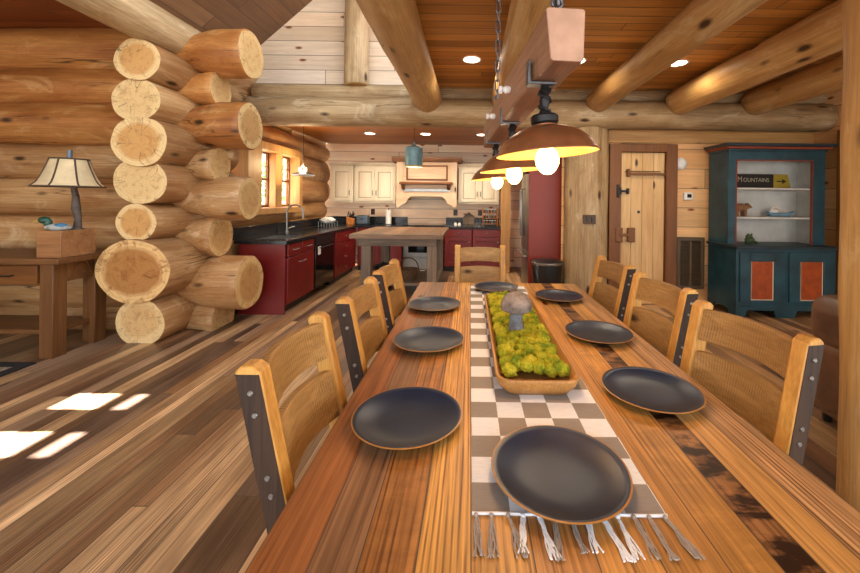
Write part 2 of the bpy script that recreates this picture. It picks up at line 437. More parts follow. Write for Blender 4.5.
M['tealdark'] = plain('dark_teal_paint', '#20323a', .45, 0, .15, 4)
M['orange'] = plain('rust_orange_paint', '#a4481c', .45, 0, .12, 12)
M['hutch_in'] = plain('pale_grey_interior', '#c9c9c4', .6, 0, .06, 5)
M['hutch_edge'] = plain('red_edge_paint', '#8a3a20', .5, 0, .08)
M['pendant_teal'] = plain('teal_enamel', '#6e929a', .4, .1, .12, 10)
M['leather'] = plain('brown_leather', '#6d4e3c', .4, 0, .15, 6, .25, 90)
M['shade'] = plain('parchment_shade', '#cdb58c', .7, 0, .08, 8)
M['lacing'] = plain('leather_lacing', '#4a3626', .7, 0, .2, 40)
M['bark'] = plain('bark_pole', '#4d4038', .7, 0, .25, 20, .6, 40)
M['crate'] = wood('crate_boards', '#8a5a32', '#b98555', along='X', rough=.6, fine=.5, blotch=.4, bump=.2, rand=0, knot=.3)
M['green'] = plain('mallard_green', '#1e4a3c', .35, 0, .1)
M['bill'] = plain('yellow_bill', '#c9a23a', .5)
M['duckbody'] = plain('grey_feather_paint', '#9a9992', .6, 0, .25, 25)
M['duckblue'] = plain('blue_feather_paint', '#3d6b8c', .6, 0, .1)
M['rug_in'] = plain('rug_wool', '#8a7a5e', .95, 0, .35, 16, .5, 200)
M['rug_edge'] = plain('rug_black_border', '#17130f', .95, 0, .2, 30, .5, 200)
M['lens'] = emit('downlight_lens', '#fff0d8', 14)
M['blockwood'] = plain('knife_block_wood', '#b8712f', .5, 0, .15, 20)
M['bluegrey'] = plain('blue_grey_metal', '#5d6d7c', .35, .4, .08)
M['terra'] = plain('brown_resin', '#8a6442', .7, 0, .2, 30, .4)
M['boatblue'] = plain('blue_glaze', '#6d94ab', .4, 0, .1)
M['frog'] = plain('dark_green_resin', '#3b4d2c', .6, 0, .2, 30, .3)
M['signblack'] = plain('sign_black', '#14130f', .5, 0, .05)
M['signyellow'] = plain('sign_yellow', '#a08b2a', .5, 0, .06)
M['signtext'] = plain('sign_grey_letters', '#a9a390', .5, 0, .03)
M['tanbasket'] = plain('brown_wicker', '#5a4028', .8, 0, .3, 60, .6, 120)
M['leaf'] = plain('leaf_green', '#78ac62', .7, 0, .12, 3, .3, 10)
M['casing'] = plain('bronze_plate', '#4a3420', .45, .3, .1)
M['grille'] = plain('brown_grille', '#5a4833', .5, .1, .08)
def glass_mat():
    m = NT('window_glass'); m.set(col=(1, 1, 1, 1), rough=0.0, trans=1.0, ior=1.0, spec=.2)
    return m.m
M['glass'] = glass_mat()
M['bulb_small'] = emit('kitchen_bulb', '#ffd9a0', 8)

# ------------------------------------------------------------------ logs
def log(name, p0, p1, r0, r1, mat, endmat=None, parent=None, rz=None, zmin=None, seed=0, ends=(1, 1), lump=.035, bend=.0, step=.12, n=36, cham=.012, flare=None):
    """irregular peeled log from p0 to p1; rz=(scale across, scale up); end_grain discs are children"""
    p0 = Vector(p0); p1 = Vector(p1); d = p1 - p0; L = d.length
    q = d.to_track_quat('X', 'Z'); sy, sz = rz or (1, 1)
    k = max(3, int(L / step)); rings = []
    ts = [0] + [i / k for i in range(k + 1)] + [1]
    for j, t in enumerate(ts):
        x = t * L
        if j == 0: x = 0
        r = r0 + (r1 - r0) * t
        inset = cham if j in (0, len(ts) - 1) else 0
        if j == 1: x = min(cham, L * .1)
        if j == len(ts) - 2: x = L - min(cham, L * .1)
        if flare:
            q0 = L - x; c0, w0, f0 = flare; u0 = min(1, abs(q0 - c0) / w0)
            r *= f0 + (1 - f0) * u0 * u0 * (3 - 2 * u0)
        ring = []
        for i in range(n):
            a = 2 * PI * i / n
            nv = noise.noise(Vector((x * .9 + seed * 7.1, math.cos(a) * 1.1, math.sin(a) * 1.1 + seed * 3.3))) + .5 * noise.noise(Vector((x * 2.6 + seed, math.cos(a) * 2.2 + 9, math.sin(a) * 2.2)))
            rr = r * (1 + lump * 1.6 * nv) - inset
            b = bend * math.sin(t * PI)
            p = Vector((x, rr * sy * math.cos(a), rr * sz * math.sin(a) + b))
            if zmin is not None:
                w = p0 + q @ p
                if w.z < zmin:
                    w.z = zmin; p = q.inverted() @ (w - p0)
            ring.append(p)
        rings.append(ring)
    mb = MB(); vs = [p for rg in rings for p in rg]; fs = []
    for j in range(len(rings) - 1):
        fs += [(j * n + i, j * n + (i + 1) % n, (j + 1) * n + (i + 1) % n, (j + 1) * n + i) for i in range(n)]
    mb.add(vs, fs)
    o = mb.build(name, mat, None, world=False, ang=50)
    o.rotation_mode = 'QUATERNION'; o.rotation_quaternion = q; o.location = p0
    if parent:
        o.parent = parent; o.location = p0 - ORG.get(parent.name, Vector())
    for e, rg, sgn in ((0, rings[0], -1), (1, rings[-1], 1)):
        c = sum(rg, Vector()) / n
        e_mb = MB(); e_mb.add([c] + rg, [(0, 1 + i, 1 + (i + 1) % n) for i in range(n)])
        eo = e_mb.build('end_grain', endmat if (ends[e] and endmat) else mat, None, world=False, smooth=False)
        eo.parent = o
    return o

# ================================================================== SETTING
EYE = 1.44
# floor: reclaimed boards running away from the camera
fl_t = [rel(h, '#929292') for h in ('#896848', '#735640', '#a88a66', '#8c745e', '#66503c', '#b89a74', '#7a6048', '#947a5a', '#84664a', '#5e4c40', '#c0a27c')]
o = planks('floor', (-7.5, 6.0, -2.6, 8.4), 'XY', 0, (.07, .155), (1.5, 4.2), M['floor'], fl_t, along='v', flip=True)
tag(o, kind='structure')
ce_t = [rel(h, '#969696') for h in ('#a67434', '#b07e3c', '#9c6c30', '#b88644')]
o = planks('ceiling', (-.62, 5.6, -2.6, 5.3), 'XY', 2.97, (.11, .15), (2.5, 4.5), M['ceil'], ce_t, along='u'); tag(o, kind='structure')
o = planks('ceiling_kitchen', (-3.1, 1.6, 5.0, 8.4), 'XY', 2.63, (.12, .14), (2.5, 4.5), M['ceil'], [rel(h, '#969696') for h in ('#86521f', '#8e5a26')], along='u'); tag(o, kind='structure')
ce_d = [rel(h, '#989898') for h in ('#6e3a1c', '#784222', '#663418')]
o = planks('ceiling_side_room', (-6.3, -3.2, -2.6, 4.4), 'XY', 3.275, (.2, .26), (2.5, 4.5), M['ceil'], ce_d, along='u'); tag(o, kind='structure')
# sloping roof boards over the great room, rising to the right
o = planks('ceiling_slope', (0, 3.6, -2.6, 5.35), 'XY', 0, (.2, .24), (3, 5), M['ceil'], [rel(h, '#acacac') for h in ('#735640', '#664c38', '#7e624a')], along='v'); tag(o, kind='structure')
o.rotation_euler = (0, -math.atan(.89), 0); o.location = (-3.36, 0, 3.275)

pi_w = [rel(h, '#cacaca') for h in ('#e2d2be', '#dccbb6', '#e6d8c8', '#d6c2aa')]
pi_y = [rel(h, '#bcbcbc') for h in ('#d2a878', '#d8b080', '#cc9e6c')]
pi_k = [rel(h, '#bcbcbc') for h in ('#e6d2bc', '#e0c8b0', '#e8d8c4')]
o = planks('wall_gable', (-3.2, 1.0, 2.85, 6.4), 'XZ', 5.32, (.2, .21), (2.4, 3.6), M['pine'], pi_w, along='u'); tag(o, kind='structure')
o = planks('wall_kitchen_back', (-3.2, 1.7, 0, 2.63), 'XZ', 8.12, (.2, .21), (2.4, 3.6), M['pine'], pi_k, along='u'); tag(o, kind='structure')
o = planks('wall_back', (1.3, 5.0, 0, 2.97), 'XZ', 5.34, (.27, .28), (2.4, 3.6), M['pine'], pi_y, along='u'); tag(o, kind='structure')
o = planks('wall_right', (1.3, 5.34, 0, 2.97), 'YZ', 4.86, (.27, .28), (2.4, 3.6), M['pine'], pi_y, along='u'); tag(o, kind='structure')
MB().box(1.36, 1.5, 5.5, 8.2, 0, 2.63).build('wall_kitchen_right', M['redpanel'])['kind'] = 'structure'

# log wall facing the camera (logs run left-right) with the stack of log butts at the corner
wl = empty('wall_left', (-3.2, 4.2, 0), kind='structure')
XL = [(3.035, .22, -2.465, .27, 2.6), (2.64, .235, -2.80, .205, 3), (2.235, .225, -2.463, .262, 2), (1.80, .215, -2.80, .205, 4),
      (1.425, .205, -2.462, .24, 5), (1.0, .235, -2.78, .235, 6), (.485, .305, -2.45, .297, 7), (.10, .2, -2.74, .215, 8)]
for i, (z, r0, xe, r1, sd) in enumerate(XL):
    mt = M['log'] if i > 2 else M['log_gold']
    log('log', (-7.4, 4.2, z), (xe, 4.2, z), r0, r1, mt, M['end_side'], wl, seed=sd * 3 + 1, zmin=.0, rz=(.95, 1.0), flare=(xe + 3.16, .44, .74), step=.08)
wk = empty('wall_kitchen_left', (-3.25, 4.2, 0), kind='structure')
YL = [(2.775, .232, .205, 3.66, -3.265), (2.385, .25, .21, 3.68, -3.29), (1.974, .27, .245, 3.64, -3.22), (1.59, .264, .235, 3.69, -3.25), (1.18, .205, .185, 3.66, -3.26), (.709, .362, .315, 3.6, -3.235), (.197, .237, .235, 3.67, -3.22)]
for i, (z, rx, rzz, ye, xc) in enumerate(YL):
    if i in (2, 3):
        log('log', (xc, ye, z), (-3.27, 4.86, z), 1, 1, M['log'], M['end'], wk, rz=(rx, rzz), seed=20 + i)
        log('log', (-3.06, 6.57, z), (-3.16, 8.1, z), 1, 1, M['log'], M['end'], wk, rz=(.13, rzz * .98), seed=30 + i, ends=(0, 0))
    else:
        log('log', (xc, ye, z), (-3.27, 8.1, z), 1, .6 if i == 5 else .95, M['log'], M['end_dark'] if i == 5 else M['end'], wk, rz=(rx, rzz), seed=20 + i, zmin=0)
log('log', (-3.2, -2.4, 3.17), (-3.24, 8.1, 3.17), .2, .2, M['log_grey'], M['end'], wk, seed=41)
log('log', (-3.25, 4.5, 2.98), (-3.25, 8.1, 2.98), .2, .2, M['log'], M['end'], wk, seed=42)

MB().box(-7.4, -3.3, 4.2, 4.24, 0, 3.3).build('leak_board', M['cedarX'], wl)  # added backing board, stops daylight leaking between the logs
ck = MB(); ck.box(-3.34, -3.3, 3.95, 4.9, 0, 3.3); ck.box(-3.17, -3.13, 6.57, 8.1, 0, 3.3); ck.box(-3.3, -3.26, 4.9, 6.57, 0, 1.22); ck.box(-3.3, -3.26, 4.9, 6.57, 2.2, 3.3)
ck.build('leak_board', M['cedarY'], wk)  # added boards behind the logs and round the window, block stray daylight
# unseen far left wall, its openings shaped to cast the sun patches
wf = MB()
ZS = math.tan(R(34))
def zz(x): return (x + 6.3) * ZS
cells = []
yA = (2.53, 2.72); yB = (2.06, 2.27)
hi = (zz(-2.86), zz(-2.52)); hs = (zz(-2.43), zz(-2.32))
yc = [-2.6, yB[0], yB[1], yA[0], yA[1], 4.0]; zc = [0, hi[0], hi[1], hs[0], hs[1], 3.4]
for a in range(5):
    for b in range(5):
        if a in (1, 3) and b in (1, 3): continue
        wf.box(-6.3, -6.26, yc[a], yc[a+1], zc[b], zc[b+1])
wf.build('wall_sun_openings', M['cedarY'], smooth=False)['kind'] = 'structure'

# kitchen window in the log wall
w1 = empty('window_1', (-3.1, 5.63, 1.7), kind='structure')
fr = MB()
fr.box(-3.3, -2.93, 4.95, 5.28, 1.2, 2.24); fr.box(-3.18, -2.93, 6.46, 6.56, 1.2, 2.24)
fr.box(-3.3, -2.93, 5.28, 6.46, 2.13, 2.24); fr.box(-3.3, -2.89, 4.93, 6.58, 1.2, 1.29)
fr.box(-3.16, -3.0, 5.79, 5.99, 1.29, 2.13)
fr.build('window_frame', M['cedarZ'], w1, bevel=.006)
for y0, y1 in ((5.28, 5.79), (5.99, 6.46)):
    s_ = MB(); t = .028; xa, xb = -3.15, -3.11
    s_.box(xa, xb, y0, y0 + t, 1.29, 2.13); s_.box(xa, xb, y1 - t, y1, 1.29, 2.13)
    s_.box(xa, xb, y0, y1, 1.29, 1.325); s_.box(xa, xb, y0, y1, 2.10, 2.13); s_.box(xa, xb, y0, y1, 1.70, 1.735)
    s_.box(xa + .01, xb - .005, (y0 + y1) / 2 - .01, (y0 + y1) / 2 + .01, 1.72, 2.11); s_.box(xa + .01, xb - .005, y0, y1, 1.905, 1.92)
    so = s_.build('sash', M['brownZ'], w1)
    boxm(-3.133, -3.127, y0 + .02, y1 - .02, 1.3, 2.11).build('pane', M['glass'], so)

# cross beams above the kitchen opening
o = log('log_beam', (-3.0, 5.12, 2.62), (4.85, 5.12, 2.62), .2, .185, M['log_grey'], M['end'], seed=51, rz=(1, 1), bend=.0)
tag(o, 'long pale peeled log beam spanning above the kitchen opening and door wall', 'beam')
o = log('log_beam', (-3.0, 5.22, 2.89), (4.85, 5.22, 2.89), .13, .12, M['log_grey'], M['end'], seed=52)
tag(o, 'thinner upper log lying along the top of the long cross beam', 'beam')
# joists
J = [(-.575, .185, 'log ceiling joist at the edge of the pine gable, left of the lamp beam', 61, M['log_joist']),
     (.425, .165, 'log ceiling joist half hidden behind the hanging timber light', 62, M['log_joist']),
     (1.675, .152, 'log ceiling joist directly right of the hanging light, above the plank door', 63, M['log_joist']),
     (2.75, .175, 'log ceiling joist second from the right, ending above the smoke detector', 64, M['log_joist']),
     (3.74, .165, 'rightmost log ceiling joist, above the teal hutch', 65, M['log_joist'])]
for x, r, lb, sd, mt in J:
    o = log('ceiling_joist', (x, -2.4, 2.79), (x, 4.98, 2.77), r, r, mt, M['end'], seed=sd)
    tag(o, lb, 'beam')
o = log('king_post', (-1.58, 5.16, 3.0), (-1.58, 5.16, 4.6), .17, .16, M['log_grey'], M['end'], seed=71, rz=(.8, 1))
tag(o, 'short upright log post standing on the cross beam against white pine boards', 'post')
o = log('wall_post', (1.62, 5.24, 0), (1.62, 5.24, 2.45), 1, 1, M['log_grey'], M['end'], seed=72, rz=(.2, .3), lump=.03)
tag(o, 'broad weathered log post left of the plank door with a switch plate', 'post')
o = log('log_post', (1.955, 1.7, 0), (1.965, 1.72, 2.62), .205, .185, M['log_joist'], M['end'], seed=73, lump=.05)
tag(o, 'tall golden log post at the right edge beside the brown leather chair', 'post')

# door
d1 = empty('door_1', (2.42, 5.3, 0), kind='structure')
f_ = MB(); f_.box(1.94, 2.10, 5.22, 5.34, 0, 2.25); f_.box(2.735, 2.89, 5.22, 5.34, 0, 2.25); f_.box(2.10, 2.735, 5.22, 5.34, 2.14, 2.25)
f_.build('door_frame', M['walnutZ'], d1, bevel=.006)
for i in range(4):
    x0 = 2.105 + i * .157
    boxm(x0, x0 + .154, 5.27, 5.31, .01, 2.135).build('plank', M['doorpineZ'], d1, bevel=.004)
b = MB(); b.box(2.2, 2.80, 5.222, 5.265, 1.815, 1.845); b.box(2.17, 2.66, 5.24, 5.262, 1.86, 1.875)
b.build('wooden_latch_bar', M['walnutX'], d1, bevel=.004)
for x in (2.19, 2.72): boxm(x, x + .03, 5.205, 5.262, 1.79, 1.9).build('latch_bracket', M['walnutZ'], d1, bevel=.004)
h_ = MB(); h_.box(2.04, 2.075, 5.2, 5.222, 1.5, 1.68); h_.box(2.07, 2.2, 5.235, 5.262, 1.575, 1.605); h_.box(2.19, 2.225, 5.235, 5.265, 1.55, 1.63); h_.cyl((2.09, 5.225, 1.54), (2.09, 5.225, 1.64), .018)
h_.build('iron_hinge', M['iron'], d1, bevel=.003)
for x in (2.03, 2.2):
    w_ = MB(); w_.box(x, x + .1, 5.205, 5.262, .88, 1.08)
    w_.build('wooden_catch', M['walnutZ'], d1, bevel=.01)
b = MB(); b.box(2.08, 2.26, 5.195, 5.22, .96, 1.0); b.build('wooden_bolt', M['walnutX'], d1, bevel=.005)
MB().cyl((2.37, 5.262, 1.3), (2.37, 5.272, 1.3), .02, n=12).build('knot_peephole', M['iron'], d1)
MB().box(1.9, 4.86, 5.30, 5.335, 2.28, 2.46).build('trim_1', M['cedarX'], bevel=.004)['kind'] = 'structure'
MB().box(.62, .8, 7.42, 7.6, 0, 2.63).build('trim_2', M['cedarZ'], bevel=.006)['kind'] = 'structure'
b = MB(); b.box(4.74, 4.86, 4.72, 4.86, 0, 2.4); b.build('trim_3', M['walnutZ'], bevel=.006)['kind'] = 'structure'
b = MB(); b.box(4.8, 4.858, 4.5, 4.72, 0, 2.45); b.build('trim_4', M['cedarZ'], bevel=.006)['kind'] = 'structure'

# ================================================================== WALL FITTINGS
sd = empty('smoke_detector', (2.985, 5.33, 1.99), 'round white smoke detector on the pine wall right of the door', 'smoke detector')
MB().lathe([(0, .045), (.045, .045), (.072, .03), (.085, .012), (.085, 0)], n=32, M=Matrix.Rotation(R(90), 3, 'X')).build('housing', M['white'], sd, world=False)
MB().lathe([(0, .05), (.02, .048), (.022, .04)], n=20, M=Matrix.Rotation(R(90), 3, 'X')).build('sensor_cap', M['porcelain'], sd, world=False)
th = empty('thermostat', (3.09, 5.33, 1.53), 'small white thermostat with dark screen on the pine wall', 'thermostat')
boxm(3.025, 3.155, 5.30, 5.335, 1.475, 1.585).build('case', M['white'], th, bevel=.012)
boxm(3.07, 3.13, 5.297, 5.302, 1.51, 1.56).build('screen', M['blackglass'], th)
sw = empty('light_switch', (1.60, 5.03, 1.2), 'dark double switch plate on the broad weathered log post', 'light switch')
boxm(1.52, 1.69, 5.025, 5.045, 1.14, 1.26).build('plate', M['casing'], sw, bevel=.006)
for x in (1.56, 1.63): boxm(x, x + .03, 5.015, 5.03, 1.17, 1.23).build('rocker', M['black'], sw, bevel=.003)
vg = empty('vent_grille', (3.1, 5.33, .58), 'tall brown air return grille on the wall between door and hutch', 'vent')
g_ = MB(); g_.box(2.93, 2.98, 5.29, 5.335, .22, .95); g_.box(3.27, 3.32, 5.29, 5.335, .22, .95); g_.box(2.98, 3.27, 5.29, 5.335, .9, .95); g_.box(2.98, 3.27, 5.29, 5.335, .22, .27); g_.box(3.11, 3.14, 5.29, 5.335, .27, .9)
g_.build('frame', M['grille'], vg, bevel=.004)
boxm(2.98, 3.27, 5.325, 5.335, .27, .9).build('duct_opening', M['black'], vg)
for i in range(22):
    z = .285 + i * .028
    MB().add([(2.98, 5.30, z), (3.27, 5.30, z), (3.27, 5.322, z + .016), (2.98, 5.322, z + .016)], [(0, 1, 2, 3)]).build('louvre', M['grille'], vg, solid=.003, smooth=False)

# ================================================================== LIGHTS IN THE CEILINGS
def downlight(x, y, z, lb, grp):
    r = empty('recessed_light', (x, y, z), lb, 'ceiling light', grp)
    MB().lathe([(.084, -.001), (.102, -.001), (.106, -.006), (.095, -.012), (.084, -.006)], n=32).build('trim_ring', M['white'], r, world=False)
    MB().lathe([(0, -.004), (.084, -.004)], n=32).build('lens', M['lens'], r, world=False)
    l = bpy.data.lights.new('downlight', 'SPOT'); l.energy = DL * (1.6 if z < 2.8 else 1); l.color = (1, .82, .6); l.spot_size = R(160); l.spot_blend = .9; l.shadow_soft_size = .07
    lo = bpy.data.objects.new('downlight', l); COL.objects.link(lo); lo.parent = r; lo.location = (0, 0, -.03)
DL = 60
G1 = 'recessed lights in the dining ceiling'; G2 = 'recessed lights in the kitchen ceiling'
downlight(-.0, 4.07, 2.968, 'bright recessed light between the left joist and the hanging chain', G1)
downlight(1.14, 4.07, 2.968, 'small recessed light just right of the hanging timber end', G1)
downlight(2.26, 4.1, 2.968, 'recessed light between the two middle log joists on the right', G1)
downlight(-1.83, 6.8, 2.628, 'kitchen recessed light above the cream double cabinet', G2)
downlight(-.82, 6.8, 2.628, 'kitchen recessed light above the range hood', G2)
downlight(.2, 6.8, 2.628, 'kitchen recessed light nearest the refrigerator', G2)

# ================================================================== DINING TABLE
TZ = .76; TX0, TX1, TY0, TY1 = -.40, .87, .60, 3.09
dt = empty('dining_table', (.235, 1.85, 0), 'long reclaimed plank dining table set with dark plates and a checked runner', 'table')
tw = [.11, .09, .107, .103, .12, .12, .12, .12, .10, .075, .09, .115]
tt = [rel(h, '#9e9e9e') for h in ('#8c5c36', '#7c5e44', '#a67640', '#cc9f56', '#b08446', '#a67844', '#b48648', '#ba8c4c', '#c0924e', '#926a42', '#c69c5e', '#ac8a62')]
tp = planks('tabletop', (TX0, TX1, TY0, TY1), 'XY', TZ, tw, (9, 9.1), M['table'], tt, along='v', flip=True, burn={2: .2, 9: 1.0, 8: .2}, stagger=False, body=(TX0, TX1, TY0, TY1, TZ - .05, TZ - .0005))
for v in tp.data.vertices: v.co = v.co - Vector((.235, 1.85, 0))
tp.parent = dt
for sx in (-.30, .77):
    for sy in (.72, 3.02): boxm(sx - .055, sx + .055, sy - .055, sy + .055, 0, TZ - .15).build('leg', M['brownZ'], dt, bevel=.006)
a_ = MB(); a_.box(-.31, .78, .70, .74, .6, TZ - .05); a_.box(-.31, .78, 3.0, 3.04, .6, TZ - .05); a_.box(-.31, -.27, .74, 3.0, .6, TZ - .05); a_.box(.74, .78, .74, 3.0, .6, TZ - .05)
a_.build('apron', M['brownX'], dt)

# ------------------------------------------------------------------ chairs
def make_chair():
    """local frame: sitter faces +Y, rear posts lean back to -Y"""
    r = empty('dining_chair', (0, 0, 0))
    W = .235
    def yb(z): return -.21 if z < .44 else -.21 - .125 * (z - .44) / .58
    for s in (-1, 1):
        xo, xi = s * W, s * (W - .052)
        prof = []
        zs = [0, .44, .7, .97, 1.005, 1.02]
        frontE = [yb(z) + .032 for z in zs]; backE = [yb(z) - .032 for z in zs]
        frontE[-1] -= .018; backE[-1] += .018; frontE[0] -= .02; backE[0] -= .02
        poly = [(frontE[i], zs[i]) for i in range(len(zs))] + [(backE[i], zs[i]) for i in reversed(range(len(zs)))]
        po = MB().prism(poly, min(xo, xi), max(xo, xi), 'X').build('rear_post', M['oakZ'], r, bevel=.006, world=False)
        # weathered outer face with bolts
        z2 = [.05, .44, .7, .97, 1.0]
        poly = [(yb(z) + .029, z) for z in z2] + [(yb(z) - .029, z) for z in reversed(z2)]
        fo = MB().prism(poly, s * (W + .001), s * (W - .004), 'X').build('weathered_face', M['darkZ'], po, world=False)
        tag(fo, 'dark weathered outer face')
        for z in (.955, .90, .745, .70):
            MB().lathe([(0, .004), (.005, .004), (.0075, .001), (.0075, -.002)], c=(s * (W + .002), yb(z), z), n=10, M=Matrix.Rotation(R(90 * s), 3, 'Y')).build('bolt', M['bolt'], po, world=False)
    for z0, z1 in ((.868, .992), (.66, .822)):
        mb = MB(); n = 16; x0 = -(W - .052); vs = []
        for i in range(n + 1):
            x = x0 + (2 * -x0) * i / n; bow = .038 * (1 - (x / x0) ** 2)
            arch = .006 * (1 - (x / x0) ** 2)
            for z in (z0 + arch * .8, z1 + arch):
                for th_ in (.014, -.012): vs.append((x, yb(z) - bow + th_ + .004, z))
        fs = []
        for i in range(n):
            b0 = i * 4; b1 = b0 + 4
            fs += [(b0, b1, b1 + 2, b0 + 2), (b0 + 1, b0 + 3, b1 + 3, b1 + 1), (b0 + 2, b1 + 2, b1 + 3, b0 + 3), (b0, b0 + 1, b1 + 1, b1)]
        fs += [(0, 2, 3, 1), (n * 4, n * 4 + 1, n * 4 + 3, n * 4 + 2)]
        mb.add(vs, fs).build('back_slat', M['slat'], r, world=False, bevel=.003)
    MB().box(-W, W, -.2, .22, .43, .465).build('seat', M['oakX'], r, bevel=.008, world=False)
    for s in (-1, 1):
        MB().box(s * W, s * (W - .05), .15, .2, 0, .43).build('front_leg', M['oakZ'], r, bevel=.005, world=False)
        MB().box(s * (W - .012), s * (W - .037), -.2, .16, .16, .2).build('stretcher', M['oakY'], r, bevel=.003, world=False)
    MB().box(-(W - .05), W - .05, .155, .18, .2, .24).build('stretcher', M['oakX'], r, bevel=.003, world=False)
    MB().box(-(W - .05), W - .05, .15, .19, .36, .43).build('seat_rail', M['oakX'], r, bevel=.003, world=False)
    return r
chair0 = make_chair()
def chair(bx, by, rz, lb, first=[True]):
    """bx,by: middle of the top of the backrest"""
    o = chair0 if first[0] else copy_tree(chair0); first[0] = False
    o.rotation_euler.z = rz
    f = Vector((-math.sin(rz), math.cos(rz)))
    o.location = (bx + f.x * .335, by + f.y * .335, 0)
    tag(o, lb, 'chair', 'wooden chairs around the dining table')
chair(-.552, 1.165, R(-90), 'nearest wooden chair on the left side of the table')
chair(-.532, 1.80, R(-90), 'middle wooden chair on the left side of the table')
chair(-.532, 2.41, R(-91), 'farthest wooden chair on the left side of the table')
chair(1.045, 1.40, R(101), 'nearest wooden chair on the right, in front of the leather armchair')
chair(1.055, 2.04, R(97), 'middle wooden chair on the right side of the table')
chair(1.045, 2.69, R(96), 'farthest wooden chair on the right, nearest the plank door')
chair(.10, 3.50, R(180), 'wooden chair at the far head of the table, facing the camera')

# ------------------------------------------------------------------ plates
def make_plate():
    p = [(0, .0055), (.05, .006), (.085, .0078), (.108, .0112), (.128, .0162), (.148, .0225), (.1635, .0285), (.166, .027), (.164, .0245), (.15, .021), (.126, .011), (.112, .001), (.1, 0), (0, 0)]
    return MB().lathe(p, n=72).build('charger_plate', M['plate'], world=False, ang=60)
pl0 = make_plate()
for i, (x, y, lb) in enumerate([(.226, .918, 'dark charger plate at the near end, lying on the checked runner'),
        (-.181, 1.143, 'dark charger plate nearest on the left side of the table'), (-.186, 1.77, 'second dark charger plate on the left side, by the middle left chair'),
        (-.216, 2.366, 'farthest dark charger plate on the left side of the table'), (.646, 1.324, 'dark charger plate nearest on the right side of the table'),
        (.656, 1.892, 'second dark charger plate on the right side, by the middle right chair'), (.627, 2.61, 'farthest dark charger plate on the right side of the table'),
        (.204, 2.835, 'dark charger plate at the far head of the table on the runner end')]):
    o = pl0 if i == 0 else pl0.copy()
    if i: COL.objects.link(o)
    o.location = (x, y, TZ + (.0048 if i in (0, 7) else .0006)); tag(o, lb, 'plate', 'dark charger plates on the dining table')

# ------------------------------------------------------------------ runner with fringe
rn = empty('table_runner', (.0126, .812, TZ), 'white and taupe checked cotton runner with tasselled end along the table', 'table runner')
mb = MB(); nx, ny = 20, 90; RW = .4215; RL = 2.17; vs = []
for top in (1, 0):
    for j in range(ny + 1):
        for i in range(nx + 1):
            x = RW * i / nx; y = RL * j / ny
            e = .002 * noise.noise(Vector((0, y * 9, top))) if i in (0, nx) else 0
            dz = .0004 * noise.noise(Vector((x * 14, y * 14, 3))) + (.0026 if top else .0006)
            vs.append((x + e, y + (.003 * noise.noise(Vector((x * 12, 4, 0))) if j == 0 else 0), dz))
N = (nx + 1) * (ny + 1); fs = []
for j in range(ny):
    for i in range(nx):
        a = j * (nx + 1) + i; fs += [(a, a + 1, a + nx + 2, a + nx + 1), (N + a, N + a + nx + 1, N + a + nx + 2, N + a + 1)]
for i in range(nx): fs += [(i, N + i, N + i + 1, i + 1), (N - 1 - i, 2 * N - 1 - i, 2 * N - 2 - i, N - 2 - i)]
for j in range(ny):
    a = j * (nx + 1); fs += [(a, a + nx + 1, N + a + nx + 1, N + a)]; a += nx; fs += [(a, N + a, N + a + nx + 1, a + nx + 1)]
mb.add(vs, fs).build('cloth', M['runner'], rn, world=False)
MB().tube([(RW * i / 30, -.002 + .003 * noise.noise(Vector((RW * i / 30 * 12, 4, 0))), .0035 + .001 * noise.noise(Vector((i, 0, 0)))) for i in range(31)], .0032, 6).build('hem', M['thread_w'], rn, world=False)
cols = 'tttwwttwwwttt'
random.seed(11)
for k in range(13):
    x0 = .008 + (RW - .016) * k / 12; dx = random.uniform(-.006, .02); ln = random.uniform(.085, .108)
    if k in (3, 5): dx = -.01
    mt = M['thread_t'] if cols[k] == 't' else M['thread_w']
    mb = MB()
    for s in range(8):
        sx = random.uniform(-.009, .009); ex = random.uniform(-.011, .013)
        pts = []
        for q in range(7):
            t = q / 6
            pts.append((x0 + sx * .3 + dx * t + ex * t * t + .003 * math.sin(t * 7 + s), -.002 - ln * t * random.uniform(.97, 1.0), .003 + .0025 * math.sin(s * 2.1 + t * 5) ** 2 * (1 if t > 0 else 0)))
        mb.tube(pts, .00165, 5)
    mb.ell((x0 + dx * .08, -.008, .005), (.005, .006, .004), 8, 6)
    mb.build('tassel', mt, rn, world=False)

# ------------------------------------------------------------------ dough bowl, moss, mushroom
bz = TZ + .003
BX, BY, BHX, BHY = .245, 1.865, .148, .60
def rr_rect(hx, hy, r, n=10):
    pts = []
    for cx, cy, a0 in ((hx - r, hy - r, 0), (-hx + r, hy - r, 90), (-hx + r, -hy + r, 180), (hx - r, -hy + r, 270)):
        for i in range(n + 1):
            a = R(a0 + 90 * i / n); pts.append((cx + r * math.cos(a), cy + r * math.sin(a)))
    return pts
mb = MB(); lev = [(0.72, .90, 0), (.80, .94, .004), (.93, .985, .035), (1, 1, .062), (.985, .996, .068), (.93, .98, .068), (.905, .972, .060), (.80, .93, .028), (.6, .85, .022)]
vs = []; np_ = None
for fx, fy, z in lev:
    pts = rr_rect(BHX * fx, BHY * fy, .06 * min(1, fx)); np_ = len(pts)
    vs += [(p[0], p[1], z + .003 * noise.noise(Vector((p[0] * 8, p[1] * 6, z * 5)))) for p in pts]
fs = []
for j in range(len(lev) - 1): fs += [(j * np_ + i, j * np_ + (i + 1) % np_, (j + 1) * np_ + (i + 1) % np_, (j + 1) * np_ + i) for i in range(np_)]
fs += [tuple(range(np_))[::-1], tuple(range((len(lev) - 1) * np_, len(lev) * np_))]
o = mb.add(vs, fs).build('dough_bowl', M['bowl'], loc=(0, 0, 0), ang=60, world=False); o.location = (BX, BY, bz)
tag(o, 'long carved wooden dough bowl filled with moss in the table centre', 'bowl')
import bmesh
